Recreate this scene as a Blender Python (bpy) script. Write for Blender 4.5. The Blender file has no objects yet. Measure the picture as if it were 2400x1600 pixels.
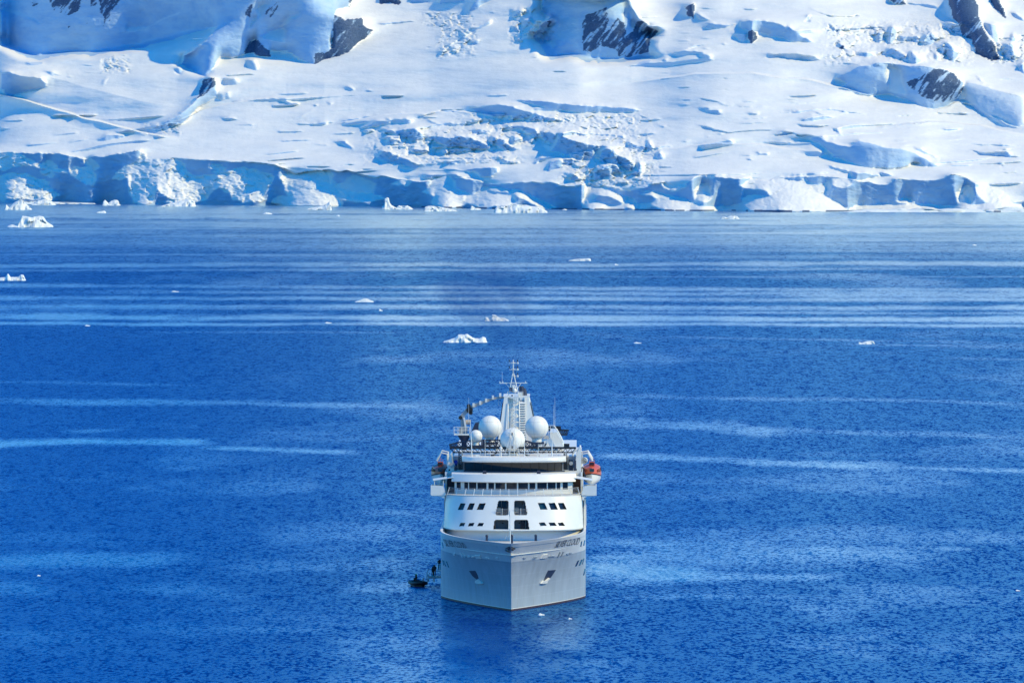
import bpy, bmesh, math, random
import numpy as np
from mathutils import Vector, Matrix

# ------------------------------------------------------------------ scene, camera, sky, sun
sc = bpy.context.scene
C = sc.collection
random.seed(7)
W, H = 2400.0, 1600.0
CAMZ = 80.0                     # viewpoint on a hillside above the bay
F = 21000.0                     # focal length in photo pixels (long telephoto)
YH = 149.0                      # photo row of the horizon
PITCH = math.atan((H / 2 - YH) / F)

cam_d = bpy.data.cameras.new('camera')
cam_d.sensor_width = 36.0
cam_d.lens = F / W * 36.0
cam_d.clip_start = 1.0
cam_d.clip_end = 60000.0
cam = bpy.data.objects.new('camera', cam_d)
C.objects.link(cam)
cam.location = (0, 0, CAMZ)
cam.rotation_euler = (math.pi / 2 - PITCH, 0, 0)
sc.camera = cam

SUN_EL = math.radians(41)
SUN_FRONT = math.radians(21)    # sun stands to the right, slightly on the camera's side
sun_dir = Vector((math.cos(SUN_EL) * math.cos(SUN_FRONT), -math.cos(SUN_EL) * math.sin(SUN_FRONT), math.sin(SUN_EL)))
world = bpy.data.worlds.new('World')
sc.world = world
world.use_nodes = True
wn = world.node_tree
sky = wn.nodes.new('ShaderNodeTexSky')
sky.sky_type = 'NISHITA'
sky.sun_disc = False
sky.sun_elevation = SUN_EL
sky.sun_rotation = math.atan2(sun_dir.x, sun_dir.y)
sky.altitude = 0
sky.air_density = 1.0
sky.dust_density = 0.0
sky.ozone_density = 6.0
wn.nodes['Background'].inputs['Strength'].default_value = 0.15
hs = wn.nodes.new('ShaderNodeHueSaturation')      # the photograph's deep polar blue
hs.inputs['Saturation'].default_value = 2.4
hs.inputs['Hue'].default_value = 0.503
wn.links.new(sky.outputs[0], hs.inputs['Color'])
wn.links.new(hs.outputs[0], wn.nodes['Background'].inputs[0])

sd = bpy.data.lights.new('sun', 'SUN')
sd.energy = 2.4
sd.angle = math.radians(0.53)
sd.color = (1.0, 0.83, 0.37)
sun = bpy.data.objects.new('sun', sd)
C.objects.link(sun)
sun.rotation_euler = sun_dir.to_track_quat('Z', 'Y').to_euler()
sun.location = (300, 900, 400)

sc.view_settings.view_transform = 'Standard'
sc.view_settings.look = 'None'
sc.view_settings.exposure = 0.72
sc.view_settings.gamma = 1.0
sc.view_settings.use_curve_mapping = False
sc.cycles.use_denoising = True
sc.cycles.max_bounces = 6
sc.cycles.diffuse_bounces = 1
sc.cycles.glossy_bounces = 2
sc.cycles.volume_bounces = 0
sc.cycles.caustics_reflective = False
sc.cycles.caustics_refractive = False

# ------------------------------------------------------------------ helpers
CP, SP = math.cos(PITCH), math.sin(PITCH)
def row_z(row, Y):
    """height of the point seen at this photo row at ground distance Y"""
    v = (row - H / 2) / F
    k = (-SP - v * CP) / (CP - v * SP)
    return CAMZ + k * Y
def col_x(px, row, Y):
    v = (row - H / 2) / F
    d = Y / (CP - v * SP)
    return (px - W / 2) / F * d
def water_Y(row):
    v = (row - H / 2) / F
    k = (-SP - v * CP) / (CP - v * SP)
    return -CAMZ / k

def tag(o, label=None, cat=None, group=None, kind=None):
    if label: o['label'] = label
    if cat: o['category'] = cat
    if group: o['group'] = group
    if kind: o['kind'] = kind
    return o
def empty(name, loc=(0, 0, 0), rz=0.0):
    o = bpy.data.objects.new(name, None)
    C.objects.link(o)
    o.location = loc
    o.rotation_euler = (0, 0, rz)
    o.empty_display_size = 0.5
    return o
def link(name, me, mat=None, parent=None, smooth=False):
    o = bpy.data.objects.new(name, me)
    C.objects.link(o)
    if mat is not None and len(me.materials) == 0:
        me.materials.append(mat)
    if parent is not None:
        o.parent = parent
    if smooth:
        me.polygons.foreach_set('use_smooth', [True] * len(me.polygons))
    return o
def grid_mesh(name, V, closed_u=False):
    """V: (nr, nc, 3) array -> quad mesh"""
    nr, nc = V.shape[:2]
    me = bpy.data.meshes.new(name)
    idx = np.arange(nr * nc).reshape(nr, nc)
    q = np.stack([idx[:-1, :-1], idx[:-1, 1:], idx[1:, 1:], idx[1:, :-1]], -1).reshape(-1, 4)
    n = len(q)
    me.vertices.add(nr * nc)
    me.vertices.foreach_set('co', V.reshape(-1).astype(np.float32))
    me.loops.add(n * 4)
    me.loops.foreach_set('vertex_index', q.reshape(-1).astype(np.int32))
    me.polygons.add(n)
    me.polygons.foreach_set('loop_start', (np.arange(n) * 4).astype(np.int32))
    me.update(calc_edges=True)
    me.polygons.foreach_set('use_smooth', np.ones(n, bool))
    return me
def fattr(me, name, arr):
    a = me.attributes.new(name, 'FLOAT', 'POINT')
    a.data.foreach_set('value', arr.reshape(-1).astype(np.float32))

def vnoise(x, y, seed):
    """smooth lattice noise, about -1..1"""
    xi = np.floor(x).astype(np.int64); yi = np.floor(y).astype(np.int64)
    fx = x - xi; fy = y - yi
    fx = fx * fx * fx * (fx * (fx * 6 - 15) + 10); fy = fy * fy * fy * (fy * (fy * 6 - 15) + 10)
    def h(a, b):
        n = (a * 374761393 + b * 668265263 + seed * 1442695041) & 0xFFFFFFFF
        n = ((n ^ (n >> 13)) * 1274126177) & 0xFFFFFFFF
        n = (n ^ (n >> 16)) & 0xFFFF
        return n / 32767.5 - 1.0
    a = h(xi, yi); b = h(xi + 1, yi); c = h(xi, yi + 1); d = h(xi + 1, yi + 1)
    return (a + (b - a) * fx) * (1 - fy) + (c + (d - c) * fx) * fy
def fbm(x, y, seed, octv=4, gain=0.5):
    s = 0; a = 1.0; t = 0
    for k in range(octv):
        s = s + a * vnoise(x * 2 ** k + 17.3 * k, y * 2 ** k - 9.1 * k, seed + k * 13)
        t += a; a *= gain
    return s / t
def inpoly(px, py, poly):
    """even-odd test on arrays, limited to the polygon's box"""
    P = np.asarray(poly, float)
    out = np.zeros(px.shape, bool)
    box = (px >= P[:, 0].min()) & (px <= P[:, 0].max()) & (py >= P[:, 1].min()) & (py <= P[:, 1].max())
    if not box.any():
        return out
    x = px[box]; y = py[box]
    r = np.zeros(x.shape, bool)
    n = len(P)
    for i in range(n):
        x0, y0 = P[i]; x1, y1 = P[(i + 1) % n]
        if y0 == y1: continue
        c = ((y0 > y) != (y1 > y)) & (x < (x1 - x0) * (y - y0) / (y1 - y0) + x0)
        r ^= c
    out[box] = r
    return out
def blur(A, n, axis):
    """box blur by n samples each side"""
    if n < 1: return A
    k = 2 * n + 1
    pad = [(0, 0), (0, 0)]; pad[axis] = (n + 1, n)
    c = np.cumsum(np.pad(A, pad, mode='edge'), axis=axis)
    if axis == 0:
        return (c[k:] - c[:-k]) / k
    return (c[:, k:] - c[:, :-k]) / k

# ------------------------------------------------------------------ materials
def mat(name, color, rough=0.5, metal=0.0, spec=0.5, noise=0.0, nscale=3.0, bump=0.0, coords='Object'):
    m = bpy.data.materials.new(name)
    m.use_nodes = True
    nt = m.node_tree
    b = nt.nodes['Principled BSDF']
    b.inputs['Base Color'].default_value = (*color, 1)
    b.inputs['Roughness'].default_value = rough
    b.inputs['Metallic'].default_value = metal
    b.inputs['Specular IOR Level'].default_value = spec
    if noise > 0 or bump > 0:
        tc = nt.nodes.new('ShaderNodeTexCoord')
        nz = nt.nodes.new('ShaderNodeTexNoise')
        nz.inputs['Scale'].default_value = nscale
        nz.inputs['Detail'].default_value = 5
        nt.links.new(tc.outputs[coords], nz.inputs['Vector'])
        if noise > 0:
            mr = nt.nodes.new('ShaderNodeMapRange')
            mr.inputs['From Min'].default_value = 0.3; mr.inputs['From Max'].default_value = 0.7
            mr.inputs['To Min'].default_value = 1 - noise; mr.inputs['To Max'].default_value = 1 + noise * 0.4
            nt.links.new(nz.outputs['Fac'], mr.inputs['Value'])
            mx = nt.nodes.new('ShaderNodeMix'); mx.data_type = 'RGBA'; mx.blend_type = 'MULTIPLY'
            mx.inputs['Factor'].default_value = 1
            mx.inputs['A'].default_value = (*color, 1)
            nt.links.new(mr.outputs['Result'], mx.inputs['B'])
            nt.links.new(mx.outputs['Result'], b.inputs['Base Color'])
        if bump > 0:
            bp = nt.nodes.new('ShaderNodeBump')
            bp.inputs['Strength'].default_value = 1.0
            bp.inputs['Distance'].default_value = bump
            nt.links.new(nz.outputs['Fac'], bp.inputs['Height'])
            nt.links.new(bp.outputs['Normal'], b.inputs['Normal'])
    return m

class N:
    """tiny node-graph writer"""
    def __init__(self, m):
        self.nt = m.node_tree
    def new(self, t, **kw):
        n = self.nt.nodes.new(t)
        for k, v in kw.items():
            setattr(n, k, v)
        return n
    def val(self, sock, v):
        if hasattr(v, 'is_linked') or isinstance(v, bpy.types.NodeSocket):
            self.nt.links.new(v, sock)
        else:
            sock.default_value = v
    def math(self, op, a, b=0.0, c=None, clamp=False):
        n = self.new('ShaderNodeMath', operation=op, use_clamp=clamp)
        self.val(n.inputs[0], a); self.val(n.inputs[1], b)
        if c is not None: self.val(n.inputs[2], c)
        return n.outputs[0]
    def noise(self, vec, scale, detail=2, rough=0.5, dist=0.0):
        n = self.new('ShaderNodeTexNoise')
        self.val(n.inputs['Vector'], vec)
        n.inputs['Scale'].default_value = scale; n.inputs['Detail'].default_value = detail
        n.inputs['Roughness'].default_value = rough; n.inputs['Distortion'].default_value = dist
        return n.outputs['Fac']
    def mapping(self, vec, scale=(1, 1, 1), loc=(0, 0, 0), rot=(0, 0, 0)):
        n = self.new('ShaderNodeMapping')
        self.val(n.inputs['Vector'], vec)
        n.inputs['Scale'].default_value = scale; n.inputs['Location'].default_value = loc; n.inputs['Rotation'].default_value = rot
        return n.outputs[0]
    def maprange(self, v, a, b, c, d, smooth=False):
        n = self.new('ShaderNodeMapRange')
        if smooth: n.interpolation_type = 'SMOOTHSTEP'
        self.val(n.inputs['Value'], v)
        for k, x in zip(('From Min', 'From Max', 'To Min', 'To Max'), (a, b, c, d)):
            self.val(n.inputs[k], x)
        return n.outputs['Result']
    def mix(self, f, a, b, blend='MIX'):
        n = self.new('ShaderNodeMix', data_type='RGBA', blend_type=blend)
        self.val(n.inputs['Factor'], f)
        self.val(n.inputs['A'], a); self.val(n.inputs['B'], b)
        return n.outputs['Result']
    def attr(self, name):
        n = self.new('ShaderNodeAttribute', attribute_name=name)
        return n.outputs['Fac']
# ------------------------------------------------------------------ the snow-covered mountain and its ice cliffs
# Relief is shaped from traced light and shade: S = 1 marks shaded areas, stood up as steep ice walls, S = 0 the lit open slopes.
FR = {'1': (0, 0, 3.075), '2': (600, 0, 3.075), '3': (1200, 0, 3.075), '4': (1800, 0, 3.075),
      'a': (0, 340, 5.88), 'b': (400, 340, 5.88), 'c': (800, 340, 5.88), 'd': (1200, 340, 5.88), 'e': (1600, 340, 5.88), 'f': (2000, 340, 5.88)}
def polys(text):
    out = []
    for line in text.strip().splitlines():
        line = line.strip()
        if not line: continue
        fr, val, pts = line.split('|')
        ox, oy, s = FR[fr]
        v = [float(t) for t in pts.replace(',', ' ').split()]
        P = [(ox + v[i] / s, oy + v[i + 1] / s) for i in range(0, len(v), 2)]
        out.append((float(val), P))
    return out
# shaded areas shaped as steep walls, crevasse faces, serac fronts (frame | steepness | outline)
WALLS = polys('''
1|1|0,325 100,380 180,412 290,435 400,412 600,392 650,408 730,400 900,365 1040,350 1200,300 1400,240 1560,200 1530,235 1430,330 1390,370 1330,400 1300,470 1360,500 1440,545 1475,555 1520,520 1590,410 1680,415 1760,390 1800,310 1850,280 1850,-30 0,-30
1|1|0,525 60,520 180,550 290,560 345,610 330,635 200,665 110,690 70,705 30,680 20,650 0,650
1|1|1245,500 1280,485 1325,520 1300,542 1270,535
1|.97|1475,560 1500,640 1420,715 1330,800 1140,910 1060,945 1200,930 1330,880 1450,770 1560,690 1560,600 1540,560
1|.93|700,1015 760,975 900,970 915,985 840,1010 770,1022
1|.98|1090,985 1150,980 1200,1000 1130,1005
1|.95|735,640 770,560 780,555 760,620 700,680
1|.9|310,515 380,515 440,545 360,555
1|.92|1590,850 1660,850 1720,875 1640,865
1|.93|1735,870 1830,915 1800,910
1|.85|1615,570 1690,570 1740,610 1640,625
1|.85|1780,440 1850,430 1850,520 1800,500
1|.85|1560,690 1650,670 1660,700 1590,720
1|.9|0,930 60,932 40,942 0,940
2|1|-5,-30 700,-30 665,45 640,55 580,75 565,110 560,230 540,350 480,420 420,465 380,455 300,420 230,375 110,360 100,400 -5,400
2|1|565,110 640,145 760,130 780,190 850,215 770,290 700,350 600,405 540,420 420,460 430,390 500,380 545,350 560,230
2|1|0,300 20,300 70,350 105,365 100,415 30,405 0,390
2|1|880,-20 890,35 960,20 1030,45 1045,-20
2|.97|1110,-20 1120,25 1240,20 1260,-20
2|1|1330,-20 1320,30 1420,25 1500,15 1510,-20
2|1|1525,85 1560,90 1600,70 1640,30 1720,0 1730,-20 1600,-20 1560,30
2|.93|880,165 1000,155 1100,145 1170,165 1110,152 1000,168 920,180
2|.92|1320,430 1340,370 1400,330 1440,290 1500,235 1560,200 1610,190 1700,140 1690,180 1600,220 1520,260 1450,310 1360,390
2|.95|1525,320 1560,300 1620,280 1600,320 1560,325
2|.9|1420,410 1440,370 1480,360 1450,395
2|1|630,630 660,628 695,640 705,670 680,655
2|.97|780,655 820,650 850,655 820,662
2|.9|40,712 130,710 230,730 290,750 250,755 180,725
2|.93|410,755 445,755 430,762
2|.97|515,740 550,743 525,755
2|.9|230,880 300,860 400,800 420,790 330,850
2|.95|580,880 660,860 740,845 870,828 1050,815 1050,820 880,832 750,855 640,880
2|.93|740,920 860,880 960,870 970,890 900,905 800,918
2|.93|930,850 980,870 1090,855 1110,870 1040,885 960,880
2|.96|1130,855 1200,830 1340,795 1490,795 1470,810 1330,810 1220,835 1160,850
2|.94|1210,840 1250,870 1330,895 1480,890 1600,855 1640,865 1500,900 1330,905 1240,880
2|1|905,955 980,935 1070,945 1120,935 1170,940 1220,985 1180,1010 1130,1020 1070,985 1000,965
2|.9|770,945 830,935 850,950 790,955
2|1|550,1015 640,1012 690,1045 710,1100 670,1060 600,1025
2|.93|920,1050 960,1005 1040,1010 1050,1030 990,1050
2|1|1230,985 1320,980 1400,995 1460,975 1540,985 1600,1010 1690,1050 1680,1080 1600,1075 1500,1065 1400,1060 1330,1040 1260,1010
2|.97|1100,1075 1140,1065 1180,1080 1230,1075 1250,1090 1200,1105 1130,1100
2|1|1340,1085 1370,1080 1380,1110 1345,1115
2|.93|1380,1075 1540,1068 1560,1080 1480,1100 1390,1112
2|.97|860,1135 910,1090 980,1105 1060,1130 1150,1180 1180,1200 1150,1225 1050,1190 950,1175
2|.97|1345,1180 1380,1165 1470,1160 1430,1185 1370,1200
2|1|1460,1225 1560,1220 1650,1210 1750,1210 1750,1240 1700,1275 1620,1275 1580,1245
2|.95|1215,1260 1270,1255 1310,1268 1240,1280
2|1|1530,780 1620,770 1700,760 1760,760 1850,770 1850,835 1740,840 1660,830 1590,810
2|.94|1650,850 1700,860 1740,880 1680,870
2|.92|1545,955 1600,930 1700,940 1690,955 1600,970
2|.97|1690,985 1800,1020 1850,1060 1850,1090 1780,1070 1690,1030
2|.97|1775,940 1850,890 1850,930
2|.94|1770,1140 1830,1155 1850,1170 1790,1175
2|.9|590,1195 700,1190 690,1198
3|1|215,-30 205,90 270,130 215,170 140,265 200,320 240,400 270,440 340,425 420,412 480,430 530,455 570,450 600,430 620,460 700,455 780,458 880,435 1000,418 1060,430 990,390 985,330 1000,280 1060,230 1000,195 920,135 880,60 830,-30
3|1|1245,40 1310,25 1320,140 1270,115
3|.94|1320,90 1390,120 1430,155 1360,140
3|.94|1370,200 1440,165 1560,175 1610,180 1540,195 1430,210
3|.96|1635,165 1700,145 1850,150 1850,250 1770,230 1700,230 1640,200
3|1|1700,235 1735,218 1770,240 1765,280 1730,325 1705,285
3|.92|1590,250 1680,245 1690,290 1640,300
3|.9|890,480 910,445 990,425 1015,440 960,470
3|.97|1080,450 1120,415 1110,450
3|.88|1120,400 1250,360 1400,385 1330,395 1200,410
3|.93|1190,355 1300,335 1440,312 1330,345
3|.94|10,120 70,60 90,90 40,120
3|.9|60,150 130,120 140,180 90,200
3|.94|0,200 40,190 60,240 10,230
3|.9|20,300 60,270 90,290 50,320
3|.98|0,722 120,722 300,740 520,762 700,768 860,785 930,803 860,812 700,808 500,810 400,800 280,785 150,750
3|1|0,775 60,785 150,815 150,840 60,860 0,855
3|1|110,878 170,815 260,850 390,875 300,880 200,870
3|.98|0,905 90,910 170,930 200,965 190,1010 130,970 60,930 0,925
3|.98|200,965 230,955 300,960 325,980 300,1040 230,1010
3|.96|320,960 420,950 560,965 700,970 800,985 820,1020 750,985 600,975 450,975 330,1000
3|.98|325,1000 360,985 480,1030 640,1050 800,1060 760,1065 600,1062 450,1080 400,1130 330,1100 260,1090 310,1040
3|.95|0,985 60,990 90,1030 20,1040 0,1035
3|.93|0,1060 60,1075 40,1088 0,1085
3|.96|820,1015 900,1050 1000,1060 1020,1080 960,1085 850,1060
3|1|960,990 990,1020 1030,1060 1025,1100 990,1080 985,1040
3|1|1040,1130 1075,1085 1100,1145 1060,1150
3|.93|1030,1060 1145,1050 1145,1060 1040,1080
3|.96|415,1120 440,1070 620,1060 640,1075 610,1100 590,1150 500,1160 440,1145
3|.98|635,1085 680,1065 740,1080 760,1120 830,1140 890,1190 870,1230 820,1225 770,1190 700,1170 640,1110
3|1|615,1150 640,1110 690,1135 710,1175 640,1178
3|.98|160,1180 210,1135 310,1130 230,1160 180,1180
3|1|235,1240 280,1165 350,1145 375,1180 340,1215 270,1235
3|.97|370,1150 440,1150 460,1165 400,1200 370,1190
3|1|585,1310 580,1250 660,1200 720,1200 740,1230 720,1270 640,1300
3|.96|680,1190 740,1190 820,1240 750,1255
3|1|840,1260 890,1230 910,1175 940,1190 940,1250 890,1272
3|1|410,1290 430,1258 460,1260 500,1310 420,1305
3|.97|360,1265 385,1240 395,1265
3|.94|875,1300 900,1280 920,1300
3|.95|1380,800 1430,788 1500,795 1510,830 1450,820
3|.97|1330,905 1400,910 1480,935 1600,960 1590,965 1480,948 1400,930
3|.97|1480,975 1500,965 1510,980
3|.95|1520,1000 1580,1028 1550,1020
3|.95|1060,905 1090,905 1110,935 1160,950 1130,945
3|.92|1330,710 1420,720 1540,750 1610,765 1540,758 1420,728
3|.93|1640,768 1730,772 1720,780 1650,775
3|.92|1740,772 1835,775 1830,780
3|.93|1700,815 1770,818 1775,832 1720,828
3|.96|1760,1095 1850,1100 1850,1120 1770,1115
3|.93|1640,1155 1730,1150 1730,1162
3|.9|1230,1020 1300,1010 1250,1030
4|.94|0,160 40,165 120,190 130,210 90,270 0,265
4|1|90,270 145,190 230,240 320,310 260,300 180,300
4|.98|1295,-20 1500,-20 1520,100 1560,240 1640,340 1670,430 1600,440 1500,390 1480,290 1395,260 1390,190 1340,130 1310,60
4|1|1590,-20 1660,-20 1700,70 1725,135 1690,120 1620,45
4|1|870,-20 920,30 1000,35 960,-20
4|.93|990,15 1200,40 1250,80 1100,45
4|.95|300,60 400,110 500,125 590,125 640,105 640,120 590,130 430,125 340,90
4|1|495,280 550,180 555,185 520,265
4|.97|490,300 560,330 570,380 510,340
4|.93|780,240 840,235 840,300 790,310
4|.95|855,320 890,185 940,225 930,290 880,325
4|.92|940,260 1100,270 1090,310 950,300
4|.95|1100,330 1120,280 1170,230 1240,290 1180,330
4|.96|1220,360 1290,300 1385,390 1350,460 1300,420
4|.93|1240,195 1290,165 1390,180 1395,260 1310,245 1280,205
4|.93|435,175 490,210 480,240 440,200
4|.92|270,120 295,110 300,160 270,160
4|.92|820,405 870,350 950,370 1000,400 1000,450 960,430 880,400
4|.95|1000,440 1040,375 1080,420 1110,430 1080,465 1030,460
4|.93|610,395 680,375 760,385 770,410 700,415
4|.92|1200,440 1215,390 1240,400 1220,450
4|.93|1545,160 1640,180 1660,260 1650,340 1600,280 1560,200
4|.95|1690,400 1700,330 1760,310 1800,420 1780,460 1720,430
4|.97|1730,300 1780,240 1780,310
4|.97|1740,80 1850,130 1850,170 1780,130
4|1|1805,480 1850,440 1850,540 1825,530
4|.93|0,395 150,388 340,410 390,440 250,440 100,420 0,425
4|.93|450,400 510,410 490,405
4|.97|495,462 600,460 640,470 570,470
4|.98|480,560 600,510 660,480 810,450 950,465 1160,480 1300,510 1420,600 1400,680 1380,720 1300,770 1200,790 1100,770 1000,720 870,680 740,695 640,680 500,640 560,600
4|.8|850,490 950,500 1000,650 990,690 870,660
4|.86|1400,640 1440,590 1600,630 1850,700 1850,905 1800,920 1700,870 1560,820 1440,740
4|.97|1400,735 1480,760 1600,840 1720,900 1800,925 1790,930 1700,910 1560,845
4|.92|1490,540 1530,570 1580,620 1520,590
4|.93|60,812 200,805 350,785 480,790 600,810 760,840 600,820 450,800 330,800 220,820
4|.95|220,880 260,855 400,845 440,835 500,850 400,865
4|.9|300,800 440,840 360,830
4|.92|190,900 300,900 460,910 380,920 300,925
4|.92|465,930 500,935 550,985 510,970
4|.95|50,975 120,945 190,965 170,975
4|.95|190,970 260,975 400,995 560,1005 400,1005 260,990
4|.86|0,1020 100,1020 190,1030 100,1045
4|.97|270,995 370,1000 470,1030 590,1060 650,1010 830,1060 960,1070 1080,1110 1180,1170 1240,1200 1200,1215 1140,1200 1050,1165 1000,1200 930,1215 820,1215 700,1200 600,1170 500,1140 450,1150 470,1120 420,1080 370,1040
4|.97|250,1095 330,1090 420,1105 380,1130 310,1125
4|.97|420,1190 520,1215 600,1240 560,1240 470,1215
4|.98|590,1240 700,1245 820,1265 700,1290 640,1300 600,1270
4|1|800,1240 860,1250 920,1275 830,1270
4|.95|910,1010 960,1008 1020,1025 960,1018
4|.93|970,1045 1000,1050 985,1058
4|.95|1050,1065 1120,1075 1180,1110 1240,1160 1160,1120 1080,1090
4|1|1460,1090 1600,1100 1700,1100 1720,1090 1760,1120 1830,1125 1720,1140 1600,1125 1500,1105
4|.94|1350,1040 1500,1040 1700,1050 1850,1060 1700,1062 1550,1050
4|.93|1650,1180 1700,1190 1690,1200
4|.92|790,912 850,930 840,935
4|.94|1240,968 1330,970 1440,962 1330,974
4|.92|1110,966 1160,970 1130,973
''')
# laid-back snow and rubble on the shore cliffs and inside the walls
LEDGES = polys('''
1|.9|920,240 1060,215 1080,190 1310,85 1250,100 1050,195 915,205
1|.85|1775,240 1800,180 1850,100 1850,160
1|.92|0,50 100,75 200,110 300,160 300,175 180,130 60,90 0,70
2|.85|30,270 110,225 190,200 225,230 205,310 130,300
2|.85|165,195 240,125 315,95 290,130 210,180
2|.88|0,70 60,20 100,30 20,150
2|.8|695,200 750,185 775,195 730,210
3|.88|250,300 300,285 330,330 290,360
3|.8|800,90 820,100 815,200
3|.8|875,150 900,215 865,200
3|.93|360,130 470,120 500,250 490,380 420,300 300,290
a|.45|0,150 60,130 230,140 330,180 470,250 560,300 760,330 930,380 820,370 620,320 480,280 300,255 180,280 60,330 0,340
a|.35|590,280 680,250 730,270 755,325 640,300
a|.4|0,450 70,440 140,410 320,420 420,440 560,500 640,500 600,560 680,600 700,640 770,670 770,690 690,700 690,740 500,740 330,720 230,740 120,740 60,730 0,770
a|.35|610,350 650,350 720,410 690,425 620,390
a|.4|1010,320 1100,340 1190,330 1280,400 1270,490 1240,545 1160,480 1030,410
a|.4|1210,190 1290,240 1330,270 1300,330 1260,330 1230,250
a|.3|1950,210 2000,250 1890,300 1740,420 1610,470 1680,370 1830,260
a|.25|1890,345 1960,300 1990,60 2360,100 2360,740 2250,640 2170,570 2130,720 2100,740 2030,800 1880,800 1895,750 1830,640 1850,420
b|.4|-5,200 150,250 160,330 250,420 310,470 540,440 740,400 900,350 1000,340 1060,370 1170,370 1280,410 1390,430 1340,540 1290,590 1260,640 1240,740 1200,780 1140,740 1000,770 930,760 880,660 820,640 700,560 560,620 500,680 450,740 300,760 -5,800
b|.3|560,295 720,300 720,315 570,315
b|.3|620,360 750,360 750,375 640,375
b|.3|1580,450 1640,390 1800,340 1930,360 2050,430 2130,490 2200,600 2300,760 2320,830 2050,830 1800,830 1500,820 1440,800 1480,735 1700,750 1640,640 1640,570 1720,470 1610,560
b|.4|2200,600 2360,560 2360,720 2280,730
b|.6|2130,370 2190,400 2200,500 2280,560 2130,490 1960,370
c|.3|-5,640 210,650 390,650 400,710 560,730 440,750 300,770 100,760 -5,740
c|.8|20,560 150,450 300,480 440,540 400,640 200,640 60,620
c|.75|720,540 820,500 870,530 760,560
c|.5|890,450 930,470 900,560 870,550
c|.5|1250,600 1320,470 1440,430 1520,500 1510,620 1800,710 1600,745 1690,800 1560,840 1320,830 1290,780 1340,700 1180,650
c|.3|1700,790 1850,710 2000,605 2200,610 2310,660 2360,780 2360,830 2200,820 1900,850 1780,800
d|.3|0,640 60,640 300,750 570,860 440,860 250,760 0,660
d|.3|1050,545 1200,600 1400,680 1690,790 1640,830 1500,870 1050,870 1010,800 1040,740
d|.3|1770,660 1950,665 2360,770 2360,900 2120,890 1990,830 1930,830 2060,740 2000,700 1880,670
d|.35|1640,850 1900,830 1880,860 1700,870
d|.45|2140,540 2200,500 2360,470 2360,570 2210,610 2150,620
e|.3|-5,770 150,820 280,870 600,880 880,820 900,740 1000,715 1150,740 1230,740 1290,850 1260,890 1000,890 600,900 -5,900
e|.5|210,620 280,560 350,550 320,650 350,700 320,770 210,780
e|.3|830,570 960,480 1200,490 1400,490 1600,540 1750,590 1900,700 2200,860 2200,900 1400,890 1330,860 1320,740 1220,640 1060,590 960,600
e|.6|1630,490 1700,490 1760,560 1830,580 1990,550 1980,620 1970,700 1850,620 1720,540
e|.6|2030,490 2300,490 2290,540 2190,570 2060,550
f|.4|640,770 740,755 800,780 750,805 700,800
f|.4|1465,640 1490,620 1540,720 1590,740 1580,850 1500,840 1500,760
f|.5|1510,590 1590,580 1630,720 1600,730 1560,660
f|.5|1740,580 1950,600 2100,700 2180,780 2100,830 1880,850 1900,820 1760,680
f|.3|0,862 1000,850 1400,870 2000,840 2360,850 2360,905 0,905
a|1|2160,580 2220,660 2352,760 2250,800 2130,780 2120,700
c|.97|2020,620 2300,650 2310,690 2080,650
d|1|1080,780 1180,690 1320,710 1550,800 1540,830 1300,830 1200,800
''')
ROCKS = polys('''
1|.75|215,0 240,50 290,20 300,-20 215,-20
1|.8|340,-20 400,90 500,115 560,70 600,-20
1|.8|640,-20 650,45 690,35 710,-20
1|.85|720,20 720,90 750,120 740,212 790,165 800,90 880,-20 720,-20
1|.9|1770,100 1800,125 1830,35 1810,35
1|1|1755,390 1760,360 1800,305 1850,290 1850,380
1|1|1470,570 1540,555 1560,600 1500,660 1420,715 1440,650
1|.8|485,185 505,190 495,210
1|.8|615,170 630,165 622,205
2|1|565,110 640,145 760,130 780,190 850,215 770,290 700,350 600,405 540,420 420,462 430,390 500,380 545,350 560,230
2|1|0,300 20,300 70,350 105,365 100,415 30,405 -5,390
2|1|880,-20 890,35 960,20 1030,45 1045,-20
2|.8|60,100 130,10 170,10 150,70 100,120
2|.9|660,-20 665,48 700,-20
3|.9|515,170 545,105 600,90 690,60 690,150 660,240 630,330 570,375 515,370 510,280
3|.85|650,260 700,210 760,130 810,170 820,260 880,230 900,160 940,150 1000,200 1060,220 1000,290 985,370 850,410 780,410 740,350 640,330
3|.9|675,-20 715,-20 690,45
3|1|1245,40 1310,25 1320,140 1270,115
3|1|1700,235 1735,218 1770,240 1765,280 1730,325 1705,285
3|.7|260,150 285,150 280,205 265,205
4|1|1295,-20 1500,-20 1520,100 1560,240 1640,340 1670,430 1600,440 1500,390 1480,290 1395,260 1390,190 1340,130 1310,60
4|1|1590,-20 1660,-20 1700,70 1725,135 1690,120 1620,45
4|.9|870,-20 920,30 1000,35 960,-20
4|.75|1160,485 1320,520 1420,610 1400,680 1300,740 1210,730 1100,690 1040,640 1010,590 1080,560 1140,530
4|.8|490,300 560,330 570,380 510,345
''')
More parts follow.
